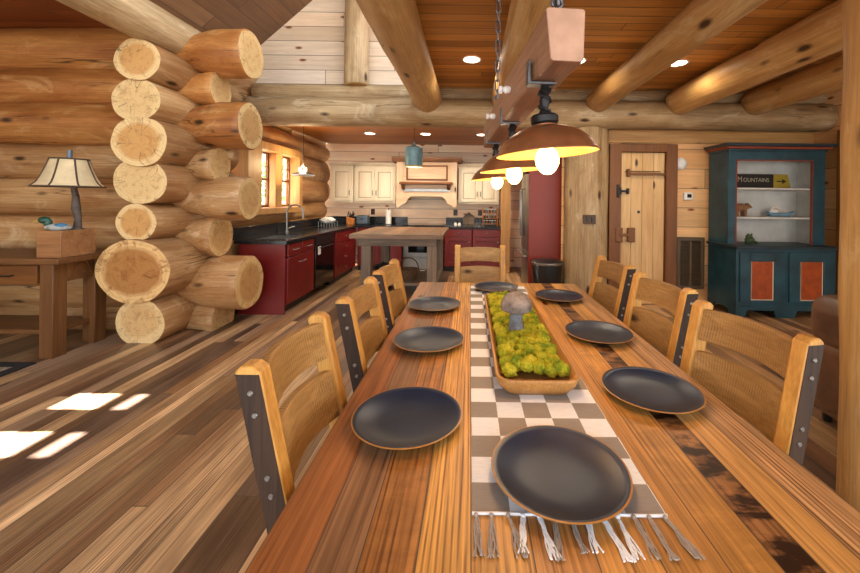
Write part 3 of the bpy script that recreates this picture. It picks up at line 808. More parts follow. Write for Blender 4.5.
random.seed(5)
ico = bmesh.new(); bmesh.ops.create_icosphere(ico, subdivisions=4, radius=1)
iv = [v.co.copy() for v in ico.verts]; iF = [tuple(v.index for v in f.verts) for f in ico.faces]; ico.free()
mb = MB()
pos = []
tries = 0
while len(pos) < 150 and tries < 12000:
    tries += 1
    x = random.uniform(-.105, .105); y = random.uniform(-.50, .55); r = random.uniform(.021, .038)
    if all((x - p[0]) ** 2 + (y - p[1]) ** 2 > (.64 * (r + p[2])) ** 2 for p in pos) and abs(x + .004) + r < .128 and abs(y) + r < .585: pos.append((x, y, r))
for (x, y, r) in pos:
    c = Vector((x, y, .05 + random.uniform(0, .022))); sd_ = Vector((random.random() * 50, random.random() * 50, 0))
    vs = []
    for p in iv:
        d = 1 + .24 * noise.noise(p * 2.2 + sd_) + .24 * noise.noise(p * 4.5 + sd_) + .16 * noise.noise(p * 11 + sd_)
        q = p * r * d; q.z *= .85
        if c.z + q.z < .026: q.z = .026 - c.z
        q.x = max(-.128 - c.x, min(.128 - c.x, q.x))
        vs.append(c + q)
    mb.add(vs, iF)
o = mb.build('moss', M['moss'], world=False, ang=180); o.location = (BX, BY, bz)
tag(o, 'yellow green clumps of preserved moss filling the long wooden bowl', 'moss', kind='stuff')
mu = empty('mushroom_ornament', (.222, 1.75, TZ + .062), 'grey mushroom ornament standing in the moss bowl', 'ornament')
MB().lathe([(0, .0), (.04, .0), (.038, .02), (.031, .05), (.029, .09), (.031, .125), (0, .125)], n=28).build('stem', M['stone_stem'], mu, world=False)
MB().lathe([(0, .105), (.03, .108), (.058, .104), (.071, .112), (.0735, .128), (.068, .15), (.054, .172), (.034, .187), (.015, .193), (0, .194)], n=36).build('cap', M['stone_cap'], mu, world=False)

# ================================================================== HANGING TIMBER LIGHT
YAW = .065
hl = empty('hanging_light', (.235, .98, 0), 'hanging timber beam light on chains with three copper dome shades over the table', 'light fixture', rz=YAW)
LB = 1.52; zb0, zb1 = 1.805, 1.955
mb = MB(); ch = .022
poly = [(-.05, zb0 + .006), (-.044, zb0), (.044, zb0), (.05, zb0 + .006), (.05, zb1 - .006), (.044, zb1), (-.044, zb1), (-.05, zb1 - .006)]
n_ = 14; vs = []
for j in range(n_ + 1):
    y = LB * j / n_
    for (x, z) in poly:
        yy = y
        if j == 0 and z > zb1 - .05: yy = .018
        vs.append((x * (1 + .12 * max(0, 1 - y / .3) * (1 if z > 1.9 else -.6)) + .016 * max(0, 1 - y / .5) + .004 * noise.noise(Vector((y * 2, x * 9, z))), yy, z - .012 * y + .004 * noise.noise(Vector((y * 2, 5, x * 9)))))
fs = []
for j in range(n_): fs += [(j * 8 + i, j * 8 + (i + 1) % 8, (j + 1) * 8 + (i + 1) % 8, (j + 1) * 8 + i) for i in range(8)]
mb.add(vs, fs); mb.add(vs[:8], [tuple(range(8))[::-1]], 1); mb.add(vs[-8:], [tuple(range(8))], 1)
mb.build('timber', [M['beamY'], plain('sawn_beam_end', '#b48e78', .6, 0, .1, 9, .1)], hl, world=False, ang=40, bevel=.004)
for k, y in enumerate((.165, .72, 1.28)):
    zd = -.012 * y
    br = MB(); br.box(-.056, -.048, y - .02, y + .02, zb0 - .01 + zd, zb0 + .06 + zd); br.box(-.056, .03, y - .02, y + .02, zb0 - .012 + zd, zb0 - .004 + zd)
    br.build('bracket', M['chain'], hl, world=False, bevel=.002)
    z1 = zb0 - .01 + zd; z0 = 1.692 + zd
    st = MB(); st.lathe([(.012, z1), (.014, z1 - .012), (.02, z1 - .02), (.012, z1 - .03), (.017, z1 - .05), (.011, z1 - .07), (.018, z1 - .085), (.02, z0 + .006), (.03, z0)], c=(0, y, 0), n=16)
    st.tube([(.017 * math.cos(t * .9), y + .017 * math.sin(t * .9), z1 - .01 - .0055 * t) for t in range(15)], .006, 6)
    st.build('stem', M['iron'], hl, world=False)
    sho = MB().lathe([(0, z0 + .012), (.036, z0 + .012), (.042, z0 + .006), (.042, z0 - .012), (.036, z0 - .018)], c=(0, y, 0), n=28).build('shade_holder', M['iron'], hl, world=False)
    zr = 1.584 + zd
    prof = [(.034, zr + .098), (.036, zr + .086), (.055, zr + .082), (.085, zr + .072), (.11, zr + .057), (.131, zr + .038), (.145, zr + .019), (.15, zr + .008), (.1545, zr + .004), (.1545, zr)]
    tm = Matrix.Rotation(R(-2), 3, 'Y')
    sh = MB().lathe(prof, c=(0, y, 0), n=64).build('lamp_shade', M['copper'], hl, world=False, ang=60)
    ip = [(r - .003, z - .003) for r, z in prof[:-2]] + [(.1525, zr)]
    ln_ = MB().lathe(ip, c=(0, y, 0), n=64).build('shade_lining', M['shade_in'], sh, world=False, ang=60)
    soc = MB().cyl((0, y, zr + .1), (0, y, zr + .03), .02, .02, n=16).build('socket', M['iron'], hl, world=False)
    blb = MB().lathe([(.013, zr + .036), (.016, zr + .026), (.031, zr + .004), (.036, zr - .014), (.034, zr - .032), (.024, zr - .05), (.012, zr - .06), (0, zr - .062)], c=(0, y, 0), n=24).build('bulb', M['bulb'], hl, world=False)
    tilt = Matrix.Translation((0, y, z0)) @ Matrix.Rotation(R(-4.5), 4, 'Y') @ Matrix.Translation((0, -y, -z0))
    for ob_ in (sho, sh, ln_, soc, blb): ob_.data.transform(tilt)
    l = bpy.data.lights.new('bulb_light', 'POINT'); l.energy = 4.5; l.color = (1, .76, .48); l.shadow_soft_size = .045
    lo = bpy.data.objects.new('bulb_light', l); COL.objects.link(lo); lo.parent = hl; lo.location = (0, y, zr - .085)
for y in (.49, .935):
    mb = MB()
    z = 1.878 - .012 * y
    mb.lathe([(0, .046), (.012, .046), (.015, .042), (.015, .034), (.009, .028), (.015, .02), (.015, .006), (.011, 0)], c=(-.051, y, z), n=18, M=Matrix.Rotation(R(-90), 3, 'Y'))
    mb.build('insulator', M['porcelain'], hl, world=False)
def chain_mb(x, y, z0, z1):
    mb = MB(); z = z0; k = 0; L = .062
    while z < z1:
        pts = []
        for i in range(16):
            a = 2 * PI * i / 16; u = .0115 * math.cos(a); w = (L / 2 - .0115) * (1 if math.sin(a) > 0 else -1) + .0115 * math.sin(a)
            pts.append((x + (u if k % 2 else 0), y + (0 if k % 2 else u), z + L / 2 + w))
        mb.tube(pts, .0038, 6, closed=True); z += L - .0095; k += 1
    return mb
for x, y in ((.0, .045), (-.03, 1.02)):
    hk = MB(); hk.tube([(x, y, zb1 - .02), (x, y, zb1 + .012)] + [(x + .014 * math.sin(t), y, zb1 + .026 - .014 * math.cos(t)) for t in [i * .6 for i in range(10)]], .005, 8)
    hk.lathe([(0, .005), (.018, .004), (.02, 0)], c=(x, y, zb1 - .004 - .012 * y), n=16)
    hk.build('eye_hook', M['chain'], hl, world=False)
    chain_mb(x, y, zb1 + .012, 2.92).build('chain', M['chain'], hl, world=False)

# ================================================================== LEFT CORNER: console table, crate, lamp, duck
ct = empty('console_table', (-4.2, 3.55, 0), 'dark brown wooden console table against the log wall at left', 'table')
TT = .885
boxm(-5.1, -3.565, 3.25, 3.86, TT - .05, TT).build('top', M['brownX'], ct, bevel=.006)
for x in (-4.95, -3.65):
    for y in (3.29, 3.66): boxm(x - .12, x, y, y + .12, 0, TT - .05).build('leg', M['brownZ'], ct, bevel=.006)
a_ = MB(); a_.box(-4.95, -3.77, 3.32, 3.345, TT - .25, TT - .05); a_.box(-3.69, -3.665, 3.4, 3.67, TT - .23, TT - .05); a_.box(-4.95, -3.77, 3.72, 3.745, TT - .25, TT - .05)
a_.build('apron', M['brownX'], ct)
for x0 in (-4.9, -4.32):
    dr = boxm(x0, x0 + .52, 3.295, 3.32, TT - .23, TT - .07).build('drawer', M['walnutX'], ct, bevel=.004)
    MB().tube([(x0 + .2, 3.29, TT - .15), (x0 + .21, 3.27, TT - .16), (x0 + .31, 3.27, TT - .16), (x0 + .32, 3.29, TT - .15)], .006, 8).build('handle', M['iron'], dr)
boxm(-5.0, -3.7, 3.33, 3.74, .2, .24).build('lower_shelf', M['brownX'], ct, bevel=.004)
for y0, y1, f in ((3.41, 3.49, 1), (3.58, 3.66, -1)):
    p = [(y0, TT - .05), (y1, TT - .05), (y1 if f < 0 else y0, TT - .2), (y1 - .02 if f < 0 else y0 + .02, TT - .2)] if f < 0 else [(y0, TT - .05), (y1, TT - .05), (y0 + .02, TT - .2), (y0, TT - .2)]
    MB().prism(p, -3.72, -3.655, 'X').build('bracket', M['brownZ'], ct)

cr = empty('wooden_crate', (-3.69, 3.45, TT), 'small rustic wooden crate on the console table under the lamp', 'crate')
x0, x1, y0, y1, z0, z1 = -3.80, -3.585, 3.29, 3.60, TT + .001, TT + .24
for nm, bb in (('front_board', (x0, x1, y0, y0 + .015, z0, z1)), ('rear_board', (x0, x1, y1 - .015, y1, z0, z1)), ('side_board', (x1 - .015, x1, y0 + .015, y1 - .015, z0, z1)), ('side_board', (x0, x0 + .015, y0 + .015, y1 - .015, z0, z1)), ('lid', (x0 + .015, x1 - .015, y0 + .015, y1 - .015, z1 - .03, z1 - .012))):
    boxm(*bb).build(nm, M['crate'], cr, bevel=.004)
CT = z1 - .0105
dk = empty('duck_decoy', (-3.71, 3.38, CT), 'mallard duck decoy with green head lying on the crate', 'decoy')
rotd = Matrix.Rotation(R(15), 3, 'Z')
MB().ell((-3.69, 3.365, CT + .036), (.10, .05, .034), 24, 14, M=rotd).build('body', M['duckbody'], dk)
MB().ell((-3.66, 3.355, CT + .05), (.05, .03, .026), 20, 10, M=rotd).build('wing', M['duckblue'], dk)
hd = MB().ell((-3.80, 3.35, CT + .10), (.05, .034, .032), 20, 12).ell((-3.77, 3.352, CT + .075), (.03, .028, .04), 16, 10).build('head', M['green'], dk)
MB().ell((-3.85, 3.34, CT + .088), (.032, .017, .009), 14, 8).build('bill', M['bill'], hd)
lp = empty('table_lamp', (-3.66, 3.5, CT), 'table lamp with bark pole and parchment shade standing on the crate', 'lamp')
MB().lathe([(0, .02), (.04, .02), (.05, .012), (.054, 0), (0, 0)], c=(-3.66, 3.5, CT + .001), n=24).build('base', M['bark'], lp)
MB().tube([(-3.66, 3.5, CT + .01), (-3.655, 3.5, CT + .1), (-3.675, 3.5, CT + .2), (-3.68, 3.5, CT + .32), (-3.715, 3.5, CT + .45), (-3.73, 3.5, CT + .6)], [.034, .026, .034, .026, .02, .012], 12).build('pole', M['bark'], lp)
LX, LY, z0, z1 = -3.74, 3.5, 1.52, 1.775
pf = []
for i in range(9):
    t = i / 8; pf.append((.245 - .115 * (t ** .62), z0 + (z1 - z0) * t))
sh = MB().lathe(pf, c=(LX, LY, 0), n=48).build('lamp_shade', M['shade'], lp, solid=.003)
for r_, z_ in ((.246, z0), (.131, z1)):
    MB().tube([(LX + r_ * math.cos(a), LY + r_ * math.sin(a), z_) for a in [2 * PI * i / 40 for i in range(40)]], .008, 6, closed=True).build('lacing_band', M['lacing'], sh)
for k in range(8):
    a = 2 * PI * (k + .35) / 8
    MB().tube([(LX + (r_ + .002) * math.cos(a), LY + (r_ + .002) * math.sin(a), z_) for r_, z_ in pf], .007, 6).build('lacing_strip', M['lacing'], sh)
MB().cyl((LX, LY, z1 - .05), (LX, LY, z1 + .085), .02, .018, 12).build('finial', M['bluegrey'], lp)
ro = empty('area_rug', (-5.2, 2.2, 0), 'patterned rug with black border in front of the console table', 'rug')
boxm(-6.2, -3.77, .6, 3.11, .001, .010).build('field', M['rug_in'], ro)
b = MB(); b.box(-6.2, -3.68, 3.11, 3.2, .001, .012); b.box(-3.77, -3.68, .6, 3.11, .001, .012)
b.build('border', M['rug_edge'], ro)

# ================================================================== KITCHEN
FX = -2.27; BYF = 7.5; CTZ = .91
def knob(mb, p): mb.ell(p, .013, 10, 8)
def pull(p0, p1, parent, off):
    p0 = Vector(p0); p1 = Vector(p1); o_ = Vector(off)
    MB().tube([p0, p0 + o_, p1 + o_, p1], .006, 8).build('pull', M['steel'], parent)
# left run (faces right)
sc = empty('sink_cabinet', (-2.6, 5.04, 0), 'dark red base cabinet at the near end of the sink counter', 'cabinet')
boxm(-2.84, FX, 4.64, 5.455, .1, .69).build('body', M['red'], sc, bevel=.004)
boxm(-2.84, FX, 4.615, 4.64, 0, .868).build('end_panel', M['red'], sc, bevel=.003)
boxm(-2.84, FX - .06, 4.64, 5.455, 0, .1).build('toe_kick', M['black'], sc)
for y0, y1 in ((4.66, 5.05), (5.06, 5.44)):
    dr = boxm(FX, FX + .02, y0, y1, .70, .855).build('drawer_front', M['red'], sc, bevel=.004); pull((FX + .02, (y0 + y1) / 2 - .06, .78), (FX + .02, (y0 + y1) / 2 + .06, .78), dr, (.025, 0, 0))
dr = boxm(FX, FX + .02, 4.66, 5.44, .12, .69).build('door', M['red'], sc, bevel=.004)
pull((FX + .02, 4.97, .60), (FX + .02, 5.13, .60), dr, (.025, 0, 0))
dw = empty('dishwasher', (-2.6, 5.87, 0), 'black dishwasher under the sink counter between red cabinets', 'dishwasher')
boxm(-2.84, FX, 5.47, 6.22, .1, .868).build('body', M['black'], dw)
boxm(FX, FX + .025, 5.48, 6.21, .12, .74).build('door', M['blackglass'], dw, bevel=.005)
boxm(FX, FX + .03, 5.48, 6.21, .75, .86).build('control_panel', M['black'], dw, bevel=.004)
MB().tube([(FX + .02, 5.6, .70), (FX + .05, 5.6, .70), (FX + .05, 6.1, .70), (FX + .02, 6.1, .70)], .009, 8).build('handle', M['darksteel'], dw)
boxm(FX + .026, FX + .029, 5.56, 5.66, .60, .72).build('magnet', M['white'], dw)
dc = empty('drawer_cabinet', (-2.6, 6.85, 0), 'dark red drawer stack in the corner beyond the dishwasher', 'cabinet')
boxm(-2.84, FX, 6.24, 7.48, .1, .868).build('body', M['red'], dc, bevel=.004)
boxm(-2.84, FX - .06, 6.24, 7.48, 0, .1).build('toe_kick', M['black'], dc)
boxm(FX, FX + .03, 6.26, 6.36, .1, .868).build('pilaster', M['red'], dc, bevel=.004)
for k in range(4):
    z0 = .12 + k * .185
    dr = boxm(FX, FX + .02, 6.4, 7.2, z0, z0 + .172).build('drawer', M['red'], dc, bevel=.004); MB().ell((FX + .035, 6.8, z0 + .09), .016, 10, 8).build('knob', M['bolt'], dr)
# back run
def base_unit(x0, x1, lb, nd):
    r = empty('base_cabinet', ((x0 + x1) / 2, 7.8, 0), lb, 'cabinet')
    boxm(x0, x1, BYF, 8.1, .1, .868).build('body', M['red'], r, bevel=.004)
    boxm(x0, x1, BYF + .06, 8.1, 0, .1).build('toe_kick', M['black'], r)
    w = (x1 - x0) / nd
    for k in range(nd):
        a, b_ = x0 + k * w + .012, x0 + (k + 1) * w - .012
        dr = boxm(a, b_, BYF - .02, BYF, .70, .855).build('drawer', M['red'], r, bevel=.004); MB().ell(((a + b_) / 2, BYF - .033, .78), .014, 10, 8).build('knob', M['bolt'], dr)
        d_ = MB(); d_.box(a, a + .07, BYF - .02, BYF, .12, .685); d_.box(b_ - .07, b_, BYF - .02, BYF, .12, .685); d_.box(a + .07, b_ - .07, BYF - .02, BYF, .615, .685); d_.box(a + .07, b_ - .07, BYF - .02, BYF, .12, .19); d_.box(a + .07, b_ - .07, BYF - .008, BYF, .19, .615)
        do = d_.build('door', M['red'], r, bevel=.003); MB().ell((b_ - .035, BYF - .033, .6), .014, 10, 8).build('knob', M['bolt'], do)
    return r
base_unit(FX + .03, -1.35, 'dark red base cabinet on the back wall left of the range', 2)
base_unit(-.50, .05, 'dark red base cabinet on the back wall just right of the range', 1)
base_unit(.06, .615, 'dark red base cabinet on the back wall beside the pine trim post', 1)
ct1 = empty('countertop', (-2.6, 6.3, CTZ), 'black stone countertop in an L round the sink corner', 'countertop')
mb = MB(); mb.box(-2.88, FX + .035, 4.58, 4.78, .87, CTZ); mb.box(-2.88, -2.79, 4.78, 5.42, .87, CTZ); mb.box(-2.38, FX + .035, 4.78, 5.42, .87, CTZ); mb.box(-2.88, FX + .035, 5.42, 8.1, .87, CTZ); mb.box(FX + .035, -1.34, BYF - .035, 8.1, .87, CTZ)
mb.build('slab', M['counter'], ct1)
mb = MB(); mb.box(-2.905, -2.88, 4.58, 8.1, CTZ, 1.06); mb.box(-2.955, -1.34, 8.07, 8.11, CTZ, 1.06)
mb.build('splashback', M['counter'], ct1, bevel=.003)
ct2 = empty('countertop', (.06, 7.8, CTZ), 'black stone countertop right of the range', 'countertop')
boxm(-.51, .615, BYF - .035, 8.1, .87, CTZ).build('slab', M['counter'], ct2, bevel=.004)
boxm(-.51, .615, 8.07, 8.11, CTZ, 1.06).build('splashback', M['counter'], ct2, bevel=.003)
sk = MB(); sk.box(-2.785, -2.385, 4.785, 5.415, .71, .72); sk.box(-2.785, -2.775, 4.785, 5.415, .71, .9); sk.box(-2.395, -2.385, 4.785, 5.415, .71, .9); sk.box(-2.785, -2.385, 4.785, 4.795, .71, .9); sk.box(-2.785, -2.385, 5.405, 5.415, .71, .9)
o = sk.build('sink', M['steel'], smooth=False); tag(o, 'steel sink let into the black counter below the kitchen window', 'sink')
fc = empty('faucet', (-2.80, 5.74, CTZ), 'tall chrome gooseneck faucet behind the sink', 'faucet')
MB().lathe([(0, .03), (.022, .03), (.026, .02), (.03, 0)], c=(-2.80, 5.74, CTZ + .001), n=20).build('base', M['steel'], fc)
MB().tube([(-2.80, 5.74, CTZ + .02), (-2.80, 5.74, CTZ + .3)] + [(-2.675 - .125 * math.cos(t), 5.74, CTZ + .3 + .125 * math.sin(t)) for t in [PI * i / 12 for i in range(1, 13)]] + [(-2.55, 5.74, CTZ + .22)], .014, 10).build('spout', M['steel'], fc)
MB().tube([(-2.79, 5.76, CTZ + .06), (-2.76, 5.82, CTZ + .08), (-2.74, 5.87, CTZ + .085)], .008, 8).build('lever', M['steel'], fc)
dr_ = empty('dish_rack', (-2.62, 6.95, CTZ), 'small dish rack holding a crumpled white towel on the counter', 'dish rack')
w_ = MB()
for i in range(6): w_.tube([(-2.75 + i * .05, 6.82, CTZ + .01), (-2.75 + i * .05, 6.82, CTZ + .1), (-2.75 + i * .05, 7.08, CTZ + .1), (-2.75 + i * .05, 7.08, CTZ + .01)], .004, 6)
w_.build('wire_rack', M['steel'], dr_)
MB().ell((-2.63, 6.95, CTZ + .125), (.13, .11, .055), 28, 16, nz=.35, ns=4).build('towel', M['paper'], dr_)
kb = empty('knife_block', (-2.42, 7.62, CTZ), 'orange wood knife block with black handled knives in the corner', 'knife block')
Mk = Matrix.Translation((-2.42, 7.62, CTZ)) @ Matrix.Rotation(R(18), 4, 'Y')
MB().prism([(-.07, .0), (.07, .0), (.07, .12), (-.07, .17)], 7.56, 7.68, 'Y').build('block', M['blockwood'], kb, world=False, bevel=.005).location = (0, -7.62, .001)
for i in range(5):
    x = -2.48 + i * .027; MB().cyl((x, 7.6 + .02 * (i % 2), CTZ + .15 - i * .006), (x + .035, 7.58 + .02 * (i % 2), CTZ + .27 - (i % 3) * .03), .010, .012, 8).build('knife_handle', M['black'], kb)
ts = empty('toaster', (-2.2, 7.75, CTZ), 'blue grey toaster on the black back counter', 'toaster')
boxm(-2.32, -2.09, 7.66, 7.86, CTZ + .01, CTZ + .19).build('body', M['bluegrey'], ts, bevel=.02, seg=3)
boxm(-2.30, -2.11, 7.67, 7.85, CTZ + .001, CTZ + .012).build('base', M['black'], ts)
for y in (7.71, 7.78): boxm(-2.28, -2.13, y, y + .03, CTZ + .186, CTZ + .1915).build('slot', M['black'], ts)
boxm(-2.22, -2.18, 7.64, 7.662, CTZ + .11, CTZ + .13).build('lever', M['black'], ts)
pt = empty('paper_towel', (-1.7, 7.85, CTZ), 'white paper towel roll standing left of the range hood', 'paper towel')
MB().lathe([(0, .012), (.075, .012), (.08, 0), (0, 0)], c=(-1.7, 7.85, CTZ + .0005), n=24).build('stand', M['darksteel'], pt)
MB().cyl((-1.7, 7.85, CTZ + .014), (-1.7, 7.85, CTZ + .3), .06, n=28).build('roll', M['paper'], pt)
MB().cyl((-1.7, 7.85, CTZ + .3), (-1.7, 7.85, CTZ + .34), .012, n=12).build('rod', M['darksteel'], pt)
cb = empty('cutting_board', (-.02, 8.02, CTZ), 'small brown cutting board leaning on the splashback', 'cutting board')
pts = [(-.12, 0), (.12, 0), (.12, .15)] + [(.12 * math.cos(a), .15 + .07 * math.sin(a)) for a in [PI * i / 10 for i in range(1, 4)]] + [(.035, .23), (.03, .25), (0, .265), (-.03, .25), (-.035, .23)] + [(.12 * math.cos(a), .15 + .07 * math.sin(a)) for a in [PI * i / 10 for i in range(7, 10)]] + [(-.12, .15)]
MB().prism([(x - .02, z + CTZ + .002) for x, z in pts], 8.02, 8.045, 'Y').build('board', M['greyZ'], cb, bevel=.004)
MB().cyl((-.02, 8.018, CTZ + .245), (-.02, 8.021, CTZ + .245), .012, n=12).build('hang_hole', M['black'], cb)
for i, x in enumerate((-.29, -.21)):
    o = empty('shaker', (x, 7.72, CTZ), ('left' if i == 0 else 'right') + ' one of two small white shakers right of the range', 'shaker', 'white shakers on the counter')
    MB().lathe([(0, 0), (.03, 0), (.034, .02), (.024, .05), (.02, .06), (0, .06)], c=(x, 7.72, CTZ + .0005), n=18).build('jar', M['porcelain'], o)
    MB().lathe([(.021, .06), (.021, .07), (.012, .078), (0, .079)], c=(x, 7.72, CTZ), n=18).build('cap', M['steel'], o)
sr = empty('spice_rack', (.42, 7.9, CTZ), 'wire spice rack full of small jars beside the pine trim', 'spice rack')
w_ = MB()
for x in (.27, .57): w_.box(x, x + .012, 7.84, 7.98, CTZ + .001, CTZ + .37)
for k in range(3): w_.box(.28, .575, 7.84, 7.98, CTZ + .03 + k * .115, CTZ + .038 + k * .115)
w_.build('rack', M['blockwood'], sr)
for k in range(3):
    for i in range(5):
        j = MB().cyl((.31 + i * .056, 7.89, CTZ + .039 + k * .115), (.31 + i * .056, 7.89, CTZ + .098 + k * .115), .022, n=12).build('jar', M['tanbasket'] if (i + k) % 3 else M['bluegrey'], sr)
        MB().cyl((.31 + i * .056, 7.89, CTZ + .098 + k * .115), (.31 + i * .056, 7.89, CTZ + .115 + k * .115), .023, n=12).build('lid', M['white'], j)
for x, lb in ((-2.1, 'dark outlet plate between toaster and paper towel'), (-.31, 'dark outlet plate just left of the cutting board'), (.22, 'dark outlet plate between cutting board and spice rack')):
    o = empty('wall_outlet', (x, 8.11, 1.16), lb, 'outlet')
    boxm(x - .045, x + .045, 8.108, 8.12, 1.1, 1.225).build('plate', M['casing'], o, bevel=.004)
    for z in (1.125, 1.17): boxm(x - .02, x + .02, 8.103, 8.109, z, z + .03).build('socket', M['black'], o)
# upper cabinets
def upper(x0, x1, nd, lb):
    r = empty('wall_cabinet', ((x0 + x1) / 2, 7.95, 1.37), lb, 'cabinet')
    boxm(x0, x1, 7.79, 8.11, 1.36, 2.10).build('body', M['cream'], r, bevel=.003)
    MB().prism([(7.79, 2.10), (7.79, 2.115), (7.74, 2.165), (7.74, 2.18), (8.11, 2.18), (8.11, 2.10)], x0 - .03, x1 + .03, 'X').build('crown', M['cream'], r)
    w = (x1 - x0 - .06) / nd
    for k in range(nd):
        a, b_ = x0 + .03 + k * w + .005, x0 + .03 + (k + 1) * w - .005; z0, z1 = 1.40, 2.06
        d_ = MB(); t = .06
        d_.box(a, a + t, 7.77, 7.79, z0, z1); d_.box(b_ - t, b_, 7.77, 7.79, z0, z1); d_.box(a + t, b_ - t, 7.77, 7.79, z1 - t, z1); d_.box(a + t, b_ - t, 7.77, 7.79, z0, z0 + t)
        do = d_.build('door', M['cream'], r, bevel=.004)
        nb = 4; pw_ = (b_ - a - 2 * t) / nb
        p_ = MB()
        p_.prism([(a + t + .012, 7.784), (a + t + .035, 7.772), (b_ - t - .035, 7.772), (b_ - t - .012, 7.784), (b_ - t - .012, 7.788), (a + t + .012, 7.788)], z0 + t + .012, z1 - t - .012, 'Z')
        boxm(a + .01, b_ - .01, 7.7865, 7.7895, z0 + .01, z1 - .01).build('glazed_groove', M['glaze'], do)
        p_.build('raised_panel', M['cream'], do, bevel=.002)
        hx = b_ - .03 if (nd == 1 or k == 0) else a + .03
        MB().tube([(hx, 7.77, 1.52), (hx, 7.745, 1.53), (hx, 7.745, 1.60), (hx, 7.77, 1.61)], .009, 8).build('handle', M['bolt'], do)
upper(-2.90, -2.43, 1, 'cream single door wall cabinet in the kitchen corner')
upper(-2.41, -1.55, 2, 'cream double door wall cabinet left of the range hood')
upper(-.24, .60, 2, 'cream double door wall cabinet right of the range hood')
# range hood (pine mantel)
hd = empty('range_hood', (-.88, 7.85, 1.3), 'pine range hood with mantel shelf and arched valance over the range', 'range hood')
x0, x1 = -1.50, -.27; HY = 7.62
for a, b_ in ((x0, x0 + .13), (x1 - .13, x1)):
    boxm(a, b_, HY, 8.11, 1.45, 2.2).build('side_panel', M['hood' + 'Z'], hd, bevel=.004)
boxm(x0 + .13, x1 - .13, HY + .02, 8.11, 1.66, 2.2).build('front_panel', M['hood' + 'X'], hd)
MB().prism([(HY, 2.2), (HY - .07, 2.27), (HY - .07, 2.30), (8.11, 2.30), (8.11, 2.2)], x0 - .09, x1 + .09, 'X').build('crown', M['beamX'], hd)
f_ = MB(); f_.box(-1.30, -.46, HY, HY + .02, 1.83, 1.86); f_.box(-1.30, -.46, HY, HY + .02, 2.11, 2.14); f_.box(-1.30, -1.27, HY, HY + .02, 1.86, 2.11); f_.box(-.49, -.46, HY, HY + .02, 1.86, 2.11)
f_.build('panel_moulding', M['walnutX'], hd, bevel=.003)
boxm(-1.42, -.35, HY - .14, HY + .02, 1.745, 1.79).build('mantel_shelf', M['walnutX'], hd, bevel=.008)
for x in (-1.36, -.44):
    MB().prism([(HY - .1, 1.745), (HY + .02, 1.745), (HY + .02, 1.64), (HY - .02, 1.66), (HY - .04, 1.71), (HY - .1, 1.725)], x - .03, x + .03, 'X').build('corbel', M['walnutZ'], hd)
arc = [(x0, 1.46), (x0, 1.30), (x0 + .05, 1.27), (x0 + .1, 1.32), (x0 + .19, 1.36), (x0 + .23, 1.44), (x0 + .30, 1.50)]
MB().prism([(x0, 1.60)] + arc + [(2 * -.885 - p[0], p[1]) for p in reversed(arc)] + [(x1, 1.60)], HY + .001, HY + .05, 'Y').build('valance', M['hood' + 'X'], hd, bevel=.003)
boxm(x0 + .13, x1 - .13, 7.7, 8.1, 1.5, 1.66).build('liner', M['steel'], hd)
# range
rg = empty('range', (-.92, 7.8, 0), 'stainless range under the hood behind the island', 'range')
boxm(-1.33, -.52, 7.5, 8.09, .04, .9).build('body', M['steel'], rg, bevel=.004)
od = boxm(-1.31, -.54, 7.46, 7.5, .30, .76).build('oven_door', M['steel'], rg, bevel=.006)
boxm(-1.22, -.63, 7.455, 7.462, .38, .66).build('oven_window', M['blackglass'], od)
MB().tube([(-1.26, 7.46, .73), (-1.26, 7.41, .73), (-.59, 7.41, .73), (-.59, 7.46, .73)], .012, 8).build('handle', M['steel'], od)
boxm(-1.31, -.54, 7.47, 7.5, .06, .28).build('drawer', M['steel'], rg, bevel=.006)
boxm(-1.33, -.52, 7.47, 7.5, .77, .9).build('control_panel', M['darksteel'], rg, bevel=.004)
boxm(-1.33, -.52, 7.48, 8.09, .9, .925).build('cooktop', M['blackglass'], rg, bevel=.004)
# island
IX0, IX1, IY0, IY1 = -1.71, -.38, 5.32, 6.85; IZ = .935
il = empty('kitchen_island', (-1.05, 6.1, 0), 'plank topped kitchen island on heavy timber legs', 'kitchen island')
tw2 = [.22, .21, .24, .2, .23, .23]
tp = planks('top', (IX0, IX1, IY0, IY1), 'XY', IZ, tw2, (9, 9.1), M['table'], [rel(h, '#c4c4c4') for h in ('#94785e', '#806450', '#a3846a', '#8a6a50', '#9a7c62', '#876a54')], along='v', flip=True, stagger=False, body=(IX0, IX1, IY0, IY1, IZ - .06, IZ - .0005))
for v in tp.data.vertices: v.co = v.co - Vector((-1.05, 6.1, 0))
tp.parent = il
boxm(IX0 + .1, IX1 - .1, IY0 + .06, IY0 + .12, IZ - .17, IZ - .06).build('apron', M['greyX'], il, bevel=.004)
boxm(IX0 + .1, IX1 - .1, IY1 - .12, IY1 - .06, IZ - .17, IZ - .06).build('apron', M['greyX'], il, bevel=.004)
for x in (IX0 + .15, IX1 - .15): boxm(x - .03, x + .03, IY0 + .12, IY1 - .12, IZ - .17, IZ - .06).build('apron', M['greyY'], il)
for x in (IX0 + .22, IX1 - .16):
    for y in (IY0 + .14, IY1 - .16): boxm(x - .07, x + .07, y - .07, y + .07, 0, IZ - .06).build('leg', M['greyZ'], il, bevel=.006)
boxm(IX0 + .16, IX1 - .1, IY0 + .22, IY1 - .24, .16, .2).build('lower_shelf', M['greyX'], il, bevel=.004)
